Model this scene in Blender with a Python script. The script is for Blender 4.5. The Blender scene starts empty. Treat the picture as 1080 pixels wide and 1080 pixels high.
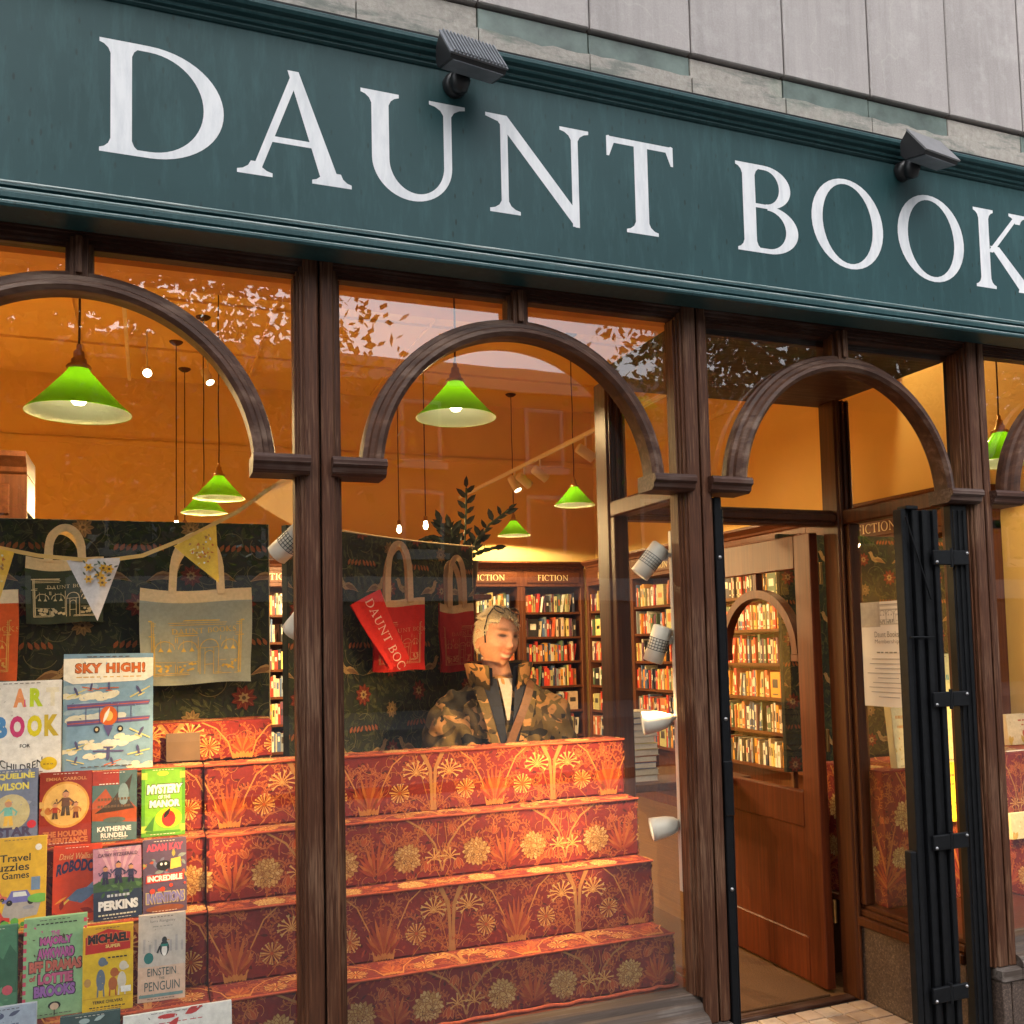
import bpy, bmesh, math, random
import numpy as np
from mathutils import Vector, Matrix
random.seed(7); RNG = np.random.RandomState(7)
R_ = math.radians
sc = bpy.context.scene
COL = sc.collection

# ---------------------------------------------------------------- camera
W = 1.25                                   # spacing of the shopfront pillars (m)
CAM = np.array([0.1728, -2.6719, 1.56])
FPX, CYPX = 990.0, 619.8                   # focal length and principal row in photo pixels (1080 wide)
YAW, PITCH, ROLL = 0.36965, 0.060605, -0.022827
_cy, _sy, _cp, _sp = math.cos(YAW), math.sin(YAW), math.cos(PITCH), math.sin(PITCH)
cF = np.array([_sy*_cp, _cy*_cp, _sp]); _r = np.array([_cy, -_sy, 0.0]); _u = np.cross(_r, cF)
cR = math.cos(ROLL)*_r + math.sin(ROLL)*_u
cU = -math.sin(ROLL)*_r + math.cos(ROLL)*_u
cam_d = bpy.data.cameras.new('camera'); cam = bpy.data.objects.new('camera', cam_d); COL.objects.link(cam)
cam.matrix_world = Matrix(((cR[0], cU[0], -cF[0], CAM[0]), (cR[1], cU[1], -cF[1], CAM[1]), (cR[2], cU[2], -cF[2], CAM[2]), (0, 0, 0, 1)))
cam_d.sensor_width = 36; cam_d.lens = 36*FPX/1080; cam_d.shift_y = (CYPX-540)/1080
cam_d.clip_start = 0.05; cam_d.clip_end = 3000
sc.camera = cam

def ray(px, py): return cF + cR*((px-540)/FPX) - cU*((py-CYPX)/FPX)
def at(px, py, Y=0.0):
    d = ray(px, py); return CAM + d*((Y-CAM[1])/d[1])
def atx(px, py, X):
    d = ray(px, py); return CAM + d*((X-CAM[0])/d[0])
def atd(px, py, D): return CAM + ray(px, py)*D

# ---------------------------------------------------------------- world, sun, exposure (bright overcast day)
world = bpy.data.worlds.new('World'); sc.world = world; world.use_nodes = True
wt = world.node_tree; wt.nodes.clear()
sky = wt.nodes.new('ShaderNodeTexSky'); sky.sky_type = 'NISHITA'; sky.sun_disc = False
sky.sun_elevation = R_(48); sky.sun_rotation = R_(200); sky.dust_density = 4.0; sky.air_density = 1.2
hs = wt.nodes.new('ShaderNodeHueSaturation'); hs.inputs['Saturation'].default_value = 0.30; hs.inputs['Value'].default_value = 2.4
bg = wt.nodes.new('ShaderNodeBackground'); bg.inputs['Strength'].default_value = 0.15
wo = wt.nodes.new('ShaderNodeOutputWorld')
wt.links.new(sky.outputs[0], hs.inputs['Color']); wt.links.new(hs.outputs[0], bg.inputs['Color']); wt.links.new(bg.outputs[0], wo.inputs[0])
sun_d = bpy.data.lights.new('sun', 'SUN'); sun_d.energy = 0.5; sun_d.angle = R_(25); sun_d.color = (1, .97, .93)
sun = bpy.data.objects.new('sun', sun_d); COL.objects.link(sun)
sun.rotation_euler = (R_(42), 0, R_(-20)); sun.location = (-4, -10, 12)
sc.view_settings.view_transform = 'Standard'; sc.view_settings.look = 'None'; sc.view_settings.gamma = 1
sc.view_settings.use_curve_mapping = False
sc.view_settings.exposure = 0.38
sc.cycles.use_denoising = True
sc.cycles.max_bounces = 10; sc.cycles.diffuse_bounces = 4; sc.cycles.glossy_bounces = 4; sc.cycles.transmission_bounces = 6
sc.cycles.transparent_max_bounces = 24; sc.cycles.sample_clamp_indirect = 4.0
sc.cycles.caustics_reflective = False; sc.cycles.caustics_refractive = False

# ---------------------------------------------------------------- materials
MATS = {}
class NT:
    def __init__(s, name):
        s.m = bpy.data.materials.new(name); s.m.use_nodes = True; s.t = s.m.node_tree; s.t.nodes.clear()
        s.out = s.n('ShaderNodeOutputMaterial'); MATS[name] = s.m
    def n(s, typ, **kw):
        nd = s.t.nodes.new(typ)
        for k, v in kw.items():
            if k in nd.inputs.keys(): nd.inputs[k].default_value = v
            else: setattr(nd, k, v)
        return nd
    def l(s, a, b): s.t.links.new(a, b)
    def coord(s, scale=(1, 1, 1), kind='Object'):
        tc = s.n('ShaderNodeTexCoord'); mp = s.n('ShaderNodeMapping'); mp.inputs['Scale'].default_value = scale
        if kind == 'World':
            g = s.n('ShaderNodeNewGeometry'); s.l(g.outputs['Position'], mp.inputs[0])
        else: s.l(tc.outputs[kind], mp.inputs[0])
        return mp.outputs[0]
    def noise(s, vec, scale, detail=4, rough=.6, dist=0.0):
        nd = s.n('ShaderNodeTexNoise'); nd.inputs['Scale'].default_value = scale; nd.inputs['Detail'].default_value = detail
        nd.inputs['Roughness'].default_value = rough; nd.inputs['Distortion'].default_value = dist; s.l(vec, nd.inputs['Vector']); return nd.outputs['Fac']
    def ramp(s, fac, stops):
        r = s.n('ShaderNodeValToRGB'); e = r.color_ramp.elements
        while len(e) < len(stops): e.new(0.5)
        for q, (p, c) in zip(e, stops): q.position = p; q.color = (*c, 1) if len(c) == 3 else c
        s.l(fac, r.inputs[0]); return r.outputs[0]
    def mix(s, fac, a, b, mode='MIX'):
        m = s.n('ShaderNodeMix'); m.data_type = 'RGBA'; m.blend_type = mode
        for v, i in ((fac, 0), (a, 6), (b, 7)):
            if hasattr(v, 'is_output'): s.l(v, m.inputs[i])
            else: m.inputs[i].default_value = v if i == 0 else (*v, 1)[:4]
        return m.outputs[2]
    def bump(s, h, strength=.3, dist=.01):
        b = s.n('ShaderNodeBump'); b.inputs['Strength'].default_value = strength; b.inputs['Distance'].default_value = dist; s.l(h, b.inputs['Height']); return b.outputs[0]
    def principled(s, color, rough=.6, normal=None, metal=0.0, spec=None, **kw):
        p = s.n('ShaderNodeBsdfPrincipled')
        for v, k in ((color, 'Base Color'), (rough, 'Roughness')):
            if hasattr(v, 'is_output'): s.l(v, p.inputs[k])
            else: p.inputs[k].default_value = (*v, 1) if k == 'Base Color' else v
        p.inputs['Metallic'].default_value = metal
        if spec is not None: p.inputs['Specular IOR Level'].default_value = spec
        for k, v in kw.items(): p.inputs[k.replace('_', ' ')].default_value = v
        if normal is not None: s.l(normal, p.inputs['Normal'])
        s.l(p.outputs[0], s.out.inputs[0]); return p

def simple(name, color, rough=.6, var=.15, scale=12, bump=.0, **kw):
    t = NT(name); v = t.coord(kind='World'); n = t.noise(v, scale, 5)
    c = t.ramp(n, [(.3, tuple(x*(1-var) for x in color)), (.7, tuple(min(1, x*(1+var)) for x in color))])
    nm = t.bump(n, bump, .004) if bump else None
    t.principled(c, rough, nm, **kw); return t.m

def wood(name, dark, light, grey=None, greyamt=.5, axis='z', rough=.55, gs=1.0):
    t = NT(name)
    sc_ = {'z': (60*gs, 60*gs, 2.2*max(1, gs)), 'x': (2.2, 60*gs, 60*gs), 'y': (60*gs, 2.2, 60*gs)}[axis]
    v = t.coord(sc_, 'World'); n = t.noise(v, 1.0, 6, .65, .4)
    v2 = t.coord((3, 3, 1.2), 'World'); n2 = t.noise(v2, 1.6, 4)
    c = t.ramp(n, [(.25, dark), (.55, tuple((a+b)/2 for a, b in zip(dark, light))), (.8, light)])
    if grey:
        mm = t.n('ShaderNodeMath', operation='MULTIPLY'); t.l(n, mm.inputs[0]); t.l(n2, mm.inputs[1])
        f = t.ramp(mm.outputs[0], [(.25, (0, 0, 0)), (.40, (greyamt,)*3)])
        c = t.mix(f, c, grey)
    t.principled(c, rough, t.bump(n, .35, .003), spec=.28); return t.m

wood('oak_ext', (.030, .010, .005), (.15, .056, .026), (.28, .17, .105), .5, 'z', .55, 3.0)
wood('oak_ext_x', (.022, .008, .005), (.10, .04, .024), (.24, .2, .18), .35, 'x', .5, 2.0)
wood('oak_arch', (.024, .009, .005), (.13, .056, .032), (.28, .20, .15), .45, 'x', .48, .35)
wood('oak_sill', (.045, .032, .026), (.14, .105, .085), (.27, .24, .22), .5, 'x', .6)
wood('oak_post', (.045, .013, .005), (.13, .04, .014), None, 0, 'z', .4)
wood('oak_door', (.065, .012, .004), (.17, .036, .010), None, 0, 'z', .4)
wood('oak_shelf', (.055, .016, .006), (.16, .05, .018), None, 0, 'z', .45)
wood('oak_shelf_x', (.055, .016, .006), (.16, .05, .018), None, 0, 'y', .45)
wood('wood_floor', (.10, .045, .016), (.26, .13, .048), None, 0, 'y', .4)

def m_green():
    t = NT('fascia_green'); v = t.coord((1, 1, 1), 'World')
    n = t.noise(v, 2.2, 5); v2 = t.coord((30, 30, 5), 'World'); n2 = t.noise(v2, 1, 5, .7)
    c = t.ramp(n, [(.3, (.012, .048, .054)), (.7, (.019, .064, .072))])
    # old rain runs: short dark vertical flecks and faint pale chalking
    v3 = t.coord((75, 75, 26), 'World'); vo = t.n('ShaderNodeTexVoronoi'); vo.inputs['Scale'].default_value = .55; t.l(v3, vo.inputs['Vector'])
    f = t.ramp(vo.outputs['Distance'], [(.10, (1, 1, 1)), (.17, (0, 0, 0))])
    big = t.noise(v, 1.3, 3); fm = t.ramp(big, [(.40, (.05, .05, .05)), (.6, (.8, .8, .8))])
    c = t.mix(t.mix(1.0, f, fm, 'MULTIPLY'), c, (.008, .02, .02))
    ch = t.ramp(n2, [(.5, (0, 0, 0)), (.8, (.45, .45, .45))]); c = t.mix(ch, c, (.05, .13, .135))
    t.principled(c, .5, t.bump(n2, .1, .002), spec=.3)
m_green()
def m_green_highlight():  # fascia green broken with pale tones, a highlight put into the colour
    t = NT('fascia_highlight'); v = t.coord((2, 30, 60), 'World'); n = t.noise(v, 3, 5, .7); c = t.ramp(n, [(.3, (.05, .11, .115)), (.5, (.20, .27, .27)), (.65, (.45, .48, .47))]); t.principled(c, .4)
m_green_highlight()
def m_letter():
    t = NT('letter_white'); v = t.coord((40, 40, 9), 'World'); n = t.noise(v, 1, 5, .7)
    c = t.ramp(n, [(.3, (.60, .62, .66)), (.6, (.74, .75, .78))]); t.principled(c, .5)
m_letter()
def m_stone():
    t = NT('stone_slab'); v = t.coord((1, 1, 1), 'World'); n = t.noise(v, 3, 6); n2 = t.noise(v, 160, 3, .8)
    oi = t.n('ShaderNodeObjectInfo')
    c = t.ramp(n, [(.3, (.30, .265, .26)), (.7, (.42, .38, .37))])
    c = t.mix(.35, c, t.ramp(oi.outputs['Random'], [(0, (.30, .27, .265)), (1, (.44, .40, .39))]))
    c = t.mix(t.ramp(n2, [(.4, (0, 0, 0)), (.75, (.35, .35, .35))]), c, (.55, .52, .5))
    st = t.noise(t.coord((14, 14, .8), 'World'), 1.2, 6, .75); c = t.mix(t.ramp(st, [(.45, (0, 0, 0)), (.75, (.5, .5, .5))]), c, (.20, .185, .175)); bl = t.noise(v, 11, 5, .75); c = t.mix(t.ramp(bl, [(.52, (0, 0, 0)), (.72, (.4, .4, .4))]), c, (.50, .47, .46))
    # fine branching cracks
    vd = t.n('ShaderNodeTexVoronoi', feature='DISTANCE_TO_EDGE'); vd.inputs['Scale'].default_value = 1.1
    ad = t.n('ShaderNodeVectorMath', operation='ADD'); t.l(v, ad.inputs[0])
    nn = t.n('ShaderNodeTexNoise'); nn.inputs['Scale'].default_value = 5; t.l(v, nn.inputs['Vector'])
    sc2 = t.n('ShaderNodeVectorMath', operation='SCALE'); sc2.inputs['Scale'].default_value = .35; t.l(nn.outputs['Color'], sc2.inputs[0]); t.l(sc2.outputs[0], ad.inputs[1]); t.l(ad.outputs[0], vd.inputs['Vector'])
    cr = t.ramp(vd.outputs['Distance'], [(0, (.22, .22, .22)), (.004, (0, 0, 0))]); c = t.mix(cr, c, (.55, .52, .48))
    t.principled(c, .7, t.bump(n2, .15, .002))
m_stone()
def m_course():
    t = NT('stone_course'); v = t.coord((1, 1, 1), 'World'); v2 = t.coord((2, 2, 9), 'World'); n = t.noise(v2, 2, 6, .7); n2 = t.noise(v, 40, 5, .8); n3 = t.noise(v, 2.3, 4)
    c = t.ramp(n2, [(.3, (.27, .245, .22)), (.7, (.42, .39, .35))])
    c = t.mix(t.ramp(n, [(.5, (0, 0, 0)), (.62, (.65, .65, .65))]), c, (.10, .13, .115))
    c = t.mix(t.ramp(n3, [(.55, (0, 0, 0)), (.65, (.5, .5, .5))]), c, (.14, .23, .17))
    t.principled(c, .85, t.bump(n2, .5, .006))
m_course()
def m_granite():
    t = NT('granite'); v = t.coord((1, 1, 1), 'World'); n = t.noise(v, 110, 3, .85); n2 = t.noise(v, 5, 4)
    c = t.ramp(n, [(.38, (.025, .016, .012)), (.55, (.11, .072, .056)), (.68, (.26, .19, .155))]); c = t.mix(.3, c, t.ramp(n2, [(.3, (.05, .036, .03)), (.7, (.14, .10, .08))]))
    t.principled(c, .5)
simple('glazed_band', (.10, .135, .12), .5, .45, 9, .2)
m_granite()
def m_tile():
    t = NT('floor_tile'); v = t.coord((1, 1, 1), 'World'); n = t.noise(v, 9, 6, .7); oi = t.n('ShaderNodeObjectInfo')
    c = t.ramp(oi.outputs['Random'], [(0, (.42, .29, .20)), (.5, (.55, .40, .29)), (1, (.62, .5, .38))])
    c = t.mix(t.ramp(n, [(.45, (0, 0, 0)), (.75, (.6, .6, .6))]), c, (.2, .12, .08)); t.principled(c, .55, t.bump(n, .2, .003))
m_tile()
simple('grout', (.07, .05, .038), .9); simple('pavement', (.15, .145, .14), .9, .2, 6, .3); simple('asphalt', (.05, .05, .052), .9, .2, 30, .4)
simple('coir_mat', (.12, .052, .016), 1.0, .35, 160, .8)
simple('black_paint', (.006, .0065, .008), .5, .3, 30, .15, spec=.2); simple('steel', (.35, .35, .36), .35, .1, 20, metal=.9)
simple('black_plastic', (.012, .012, .014), .4, .2, 20); simple('cast_grey', (.16, .17, .19), .45, .15, 30)
simple('wall_paint', (.80, .56, .20), .85, .05, 1.5); simple('ceiling_paint', (.78, .54, .19), .9, .04, 2)
simple('beam_paint', (.60, .30, .075), .6, .12, 4)
simple('white_paint', (.80, .73, .62), .4, .04, 20); simple('brass', (.45, .27, .09), .35, .2, 30, metal=.9)
simple('cream_cotton', (.72, .58, .36), .95, .08, 60, .2); simple('cord_brown', (.07, .02, .012), .8)
simple('paper_edge', (.78, .70, .55), .9, .08, 90); simple('sign_paper', (.74, .69, .64), .8, .03, 8)
simple('brown_square', (.12, .075, .045), .7); simple('pot_black', (.015, .015, .017), .4)
simple('leaf_dark', (.008, .017, .007), .6, .4, 20); simple('stem_green', (.04, .07, .02), .5)
simple('bark', (.09, .07, .05), .9, .3, 20, .5); simple('terrace_brick', (.11, .075, .055), .9, .3, 2); simple('terrace_white', (.36, .34, .31), .7)
simple('dark_gap', (.01, .008, .007), .9)
simple('jeans', (.03, .045, .08), .9, .2, 80); simple('shoe', (.03, .025, .02), .5)

def m_glass(name, ior=1.75):
    t = NT(name); fr = t.n('ShaderNodeFresnel'); ge = t.n('ShaderNodeNewGeometry')
    mi = t.n('ShaderNodeMapRange'); mi.inputs['To Min'].default_value = ior; mi.inputs['To Max'].default_value = 1/ior; t.l(ge.outputs['Backfacing'], mi.inputs['Value']); t.l(mi.outputs[0], fr.inputs['IOR'])
    v = t.coord((1, 1, 1), 'World'); n = t.noise(v, 2.2, 2, .5); nm = t.bump(n, .02, .02)
    tr = t.n('ShaderNodeBsdfTransparent'); tr.inputs[0].default_value = (.97, .98, .965, 1)
    gl = t.n('ShaderNodeBsdfGlossy'); gl.inputs['Roughness'].default_value = 0.0; t.l(nm, gl.inputs['Normal'])
    mx = t.n('ShaderNodeMixShader'); t.l(fr.outputs[0], mx.inputs[0]); t.l(tr.outputs[0], mx.inputs[1]); t.l(gl.outputs[0], mx.inputs[2]); t.l(mx.outputs[0], t.out.inputs[0])
m_glass('window_glass', 2.15); m_glass('inner_glass', 1.45)
def m_emit(name, col, st):
    t = NT(name); e = t.n('ShaderNodeEmission'); e.inputs[0].default_value = (*col, 1); e.inputs[1].default_value = st; t.l(e.outputs[0], t.out.inputs[0])
m_emit('bulb_glow', (1, .86, .55), 14); m_emit('spot_glow', (1, .88, .6), 16)
def m_translucent(name, col, tcol, f=.5, rough=.2):
    t = NT(name); a = t.n('ShaderNodeBsdfPrincipled'); a.inputs['Base Color'].default_value = (*col, 1); a.inputs['Roughness'].default_value = rough
    b = t.n('ShaderNodeBsdfTranslucent'); b.inputs[0].default_value = (*tcol, 1); m = t.n('ShaderNodeMixShader'); m.inputs[0].default_value = f
    t.l(a.outputs[0], m.inputs[1]); t.l(b.outputs[0], m.inputs[2]); t.l(m.outputs[0], t.out.inputs[0])
m_translucent('shade_green', (.05, .17, .004), (.26, .74, .012), .6, .12)
m_translucent('shade_white', (.80, .80, .60), (.9, .9, .7), .6, .4)
m_translucent('leaf_tree', (.045, .085, .02), (.10, .16, .02), .35, .5)
m_translucent('bunting_lace', (.75, .5, .25), (.8, .5, .2), .4, .9)
m_translucent('white_shade', (.8, .78, .72), (.8, .7, .5), .12, .5)
def m_print(name, rough=.55, weave=0.0):
    t = NT(name); a = t.n('ShaderNodeAttribute'); a.attribute_name = 'ink'
    v = t.coord((1, 1, 1), 'World'); n = t.noise(v, 45, 4, .7)
    c = t.mix(1.0, a.outputs['Color'], t.ramp(n, [(.25, (.78, .78, .78)), (.75, (1.12, 1.12, 1.12))]), 'MULTIPLY')
    nm = None
    if weave: nm = t.bump(t.noise(v, 500, 2), weave, .001)
    t.principled(c, rough, nm)
m_print('print_paper', .45); m_print('print_cloth', .95, .3)
COLMAT = {}
def cmat(col, rough=.6, var=.08, kind='c'):
    k = (tuple(round(c, 3) for c in col), rough, kind)
    if k not in COLMAT: COLMAT[k] = simple('%s_%03d' % ('paint' if kind == 'c' else kind, len(COLMAT)), col, rough, var, 25 if kind == 'c' else 90)
    return COLMAT[k]

# ---------------------------------------------------------------- mesh helpers
class MB:
    def __init__(s): s.v = []; s.f = []; s.sm = []
    def add(s, vs, fs, smooth=False):
        o = len(s.v); s.v += [tuple(map(float, p)) for p in vs]; s.f += [tuple(i+o for i in f) for f in fs]; s.sm += [smooth]*len(fs); return s
    def box(s, x0, x1, y0, y1, z0, z1, bv=0.0):
        if bv <= 0:
            v = [(x, y, z) for z in (z0, z1) for y in (y0, y1) for x in (x0, x1)]
            return s.add(v, [(0, 2, 3, 1), (4, 5, 7, 6), (0, 1, 5, 4), (1, 3, 7, 5), (3, 2, 6, 7), (2, 0, 4, 6)])
        bm = bmesh.new(); bmesh.ops.create_cube(bm, size=1)
        for q in bm.verts: q.co = (x0+(q.co.x+.5)*(x1-x0), y0+(q.co.y+.5)*(y1-y0), z0+(q.co.z+.5)*(z1-z0))
        bmesh.ops.bevel(bm, geom=bm.edges[:], offset=bv, segments=1, affect='EDGES', profile=.5)
        bm.verts.index_update(); s.add([q.co[:] for q in bm.verts], [[q.index for q in f.verts] for f in bm.faces]); bm.free(); return s
    def prism(s, poly, a0, a1, axis='y', smooth=False):
        # poly: 2D points; axis = extrusion axis; 2D = remaining axes in order
        def P(u, w, a): return {'y': (u, a, w), 'x': (a, u, w), 'z': (u, w, a)}[axis]
        n = len(poly); v = [P(u, w, a0) for u, w in poly]+[P(u, w, a1) for u, w in poly]
        f = [tuple(range(n)), tuple(range(2*n-1, n-1, -1))]+[(i, i+n, (i+1) % n+n, (i+1) % n) for i in range(n)]
        return s.add(v, f, smooth)
    def tube(s, pts, r, n=8, caps=True, smooth=True):
        pts = [Vector(p) for p in pts]; rs = r if hasattr(r, '__len__') else [r]*len(pts)
        vs = []; fs = []; prev = None
        for i, p in enumerate(pts):
            d = (pts[min(i+1, len(pts)-1)]-pts[max(i-1, 0)]).normalized()
            if prev is None: a = d.orthogonal().normalized()
            else:
                a = prev-d*prev.dot(d); a = a.normalized() if a.length > 1e-6 else d.orthogonal().normalized()
            prev = a; b = d.cross(a)
            for k in range(n):
                t = 2*math.pi*k/n; vs.append(p+(a*math.cos(t)+b*math.sin(t))*rs[i])
        for i in range(len(pts)-1):
            for k in range(n): fs.append((i*n+k, i*n+(k+1) % n, (i+1)*n+(k+1) % n, (i+1)*n+k))
        s.add(vs, fs, smooth)
        if caps: s.add([vs[k] for k in range(n)], [tuple(range(n-1, -1, -1))]); s.add(vs[-n:], [tuple(range(n))])
        return s
    def lathe(s, prof, c=(0, 0, 0), n=24, smooth=True, M=None):
        vs = []; fs = []
        for r, z in prof:
            for k in range(n):
                t = 2*math.pi*k/n; q = Vector((r*math.cos(t), r*math.sin(t), z)); q = (M @ q) if M else q; vs.append(q+Vector(c))
        for i in range(len(prof)-1):
            for k in range(n): fs.append((i*n+k, i*n+(k+1) % n, (i+1)*n+(k+1) % n, (i+1)*n+k))
        return s.add(vs, fs, smooth)
    def grid(s, fn, nu, nv, smooth=True, closeu=False):
        vs = [fn(i/(nu if closeu else nu-1), j/(nv-1)) for j in range(nv) for i in range(nu)]; fs = []
        for j in range(nv-1):
            for i in range(nu if closeu else nu-1): fs.append((j*nu+i, j*nu+(i+1) % nu, (j+1)*nu+(i+1) % nu, (j+1)*nu+i))
        return s.add(vs, fs, smooth)
    def sweep(s, path, prof, up=(0, -1, 0), smooth=False, closed_prof=True, caps=True):
        # path: 3D points; prof: 2D (a: sideways, b: along up)
        pts = [Vector(p) for p in path]; up = Vector(up); n = len(prof); vs = []; fs = []
        for i, p in enumerate(pts):
            d = (pts[min(i+1, len(pts)-1)]-pts[max(i-1, 0)]).normalized(); side = d.cross(up).normalized()
            for a, b in prof: vs.append(p+side*a+up*b)
        for i in range(len(pts)-1):
            for k in range(n if closed_prof else n-1): fs.append((i*n+k, i*n+(k+1) % n, (i+1)*n+(k+1) % n, (i+1)*n+k))
        s.add(vs, fs, smooth)
        if caps and closed_prof: s.add(vs[:n], [tuple(range(n))]); s.add(vs[-n:], [tuple(range(n-1, -1, -1))])
        return s
    def xf(s, M):
        s.v = [tuple(M @ Vector(p)) for p in s.v]; return s

WM = {}                                   # world matrices of things and parts
def link(o, parent=None, M=None):
    COL.objects.link(o)
    if parent is not None: o.parent = parent
    base = WM[parent.name] if parent is not None else Matrix.Identity(4)
    WM[o.name] = base @ (M or Matrix.Identity(4)); o.matrix_local = M or Matrix.Identity(4)
    return o
def props(o, label=None, cat=None, group=None, kind=None):
    if label: o['label'] = label
    if cat: o['category'] = cat
    if group: o['group'] = group
    if kind: o['kind'] = kind
    return o
def thing(name, label, cat, loc=(0, 0, 0), rot=(0, 0, 0), group=None, kind=None):
    from mathutils import Euler
    o = bpy.data.objects.new(name, None); o.empty_display_size = .1
    link(o, None, Matrix.Translation(Vector([float(x) for x in loc])) @ Euler(rot).to_matrix().to_4x4())
    return props(o, label, cat, group, kind)
def mesh_from(name, mb):
    me = bpy.data.meshes.new(name); me.from_pydata(mb.v, [], mb.f); me.polygons.foreach_set('use_smooth', mb.sm); me.update(); return me
def part(name, mb, mat, parent=None, local=False, **kw):
    """one mesh object; mb in world coordinates unless local"""
    if parent is not None and not local: mb.xf(WM[parent.name].inverted())
    me = mesh_from(name, mb)
    for m in (mat if isinstance(mat, (list, tuple)) else [mat]): me.materials.append(MATS[m] if isinstance(m, str) else m)
    o = bpy.data.objects.new(name, me); link(o, parent); return props(o, **kw)
def inst(name, me, parent, M):
    o = bpy.data.objects.new(name, me); return link(o, parent, M)
def copy_tree(o, parent=None, M=None):
    c = o.copy(); COL.objects.link(c); c.parent = parent
    L = M if M is not None else o.matrix_local.copy()
    c.matrix_local = L; WM[c.name] = (WM[parent.name] if parent else Matrix.Identity(4)) @ L
    for ch in list(o.children): copy_tree(ch, c)
    return c

# ---------------------------------------------------------------- flat print: coloured 2D polygons laid on a surface
TXT = {}
def text_tris(st, spacing=1.0, bold=0.0):
    k = (st, spacing, bold)
    if k not in TXT:
        cu = bpy.data.curves.new('t', 'FONT'); cu.body = st; cu.size = 1; cu.space_character = spacing; cu.offset = bold; cu.resolution_u = 3
        ob = bpy.data.objects.new('t', cu); COL.objects.link(ob); dg = bpy.context.evaluated_depsgraph_get()
        me = ob.evaluated_get(dg).to_mesh(); v = [(q.co.x, q.co.y) for q in me.vertices]; f = [tuple(p.vertices) for p in me.polygons]
        ob.evaluated_get(dg).to_mesh_clear(); bpy.data.objects.remove(ob); bpy.data.curves.remove(cu)
        if not v: v = [(0, 0), (1, 0), (1, 1)]; f = [(0, 1, 2)]
        xs = [a for a, _ in v]; ys = [b for _, b in v]; x0, x1, y0, y1 = min(xs), max(xs), min(ys), max(ys)
        TXT[k] = ([((a-x0)/(x1-x0), (b-y0)/(y1-y0)) for a, b in v], f)
    return TXT[k]
def clip(poly, w, h):
    for ax, lim, sg in ((0, 0, 1), (0, w, -1), (1, 0, 1), (1, h, -1)):
        out = []
        for i in range(len(poly)):
            p, q = poly[i-1], poly[i]; a, b = (p[ax]-lim)*sg, (q[ax]-lim)*sg
            if (a >= 0) != (b >= 0):
                t = a/(a-b); out.append((p[0]+(q[0]-p[0])*t, p[1]+(q[1]-p[1])*t))
            if b >= 0: out.append(q)
        poly = out
        if len(poly) < 3: return None
    return poly
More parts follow.
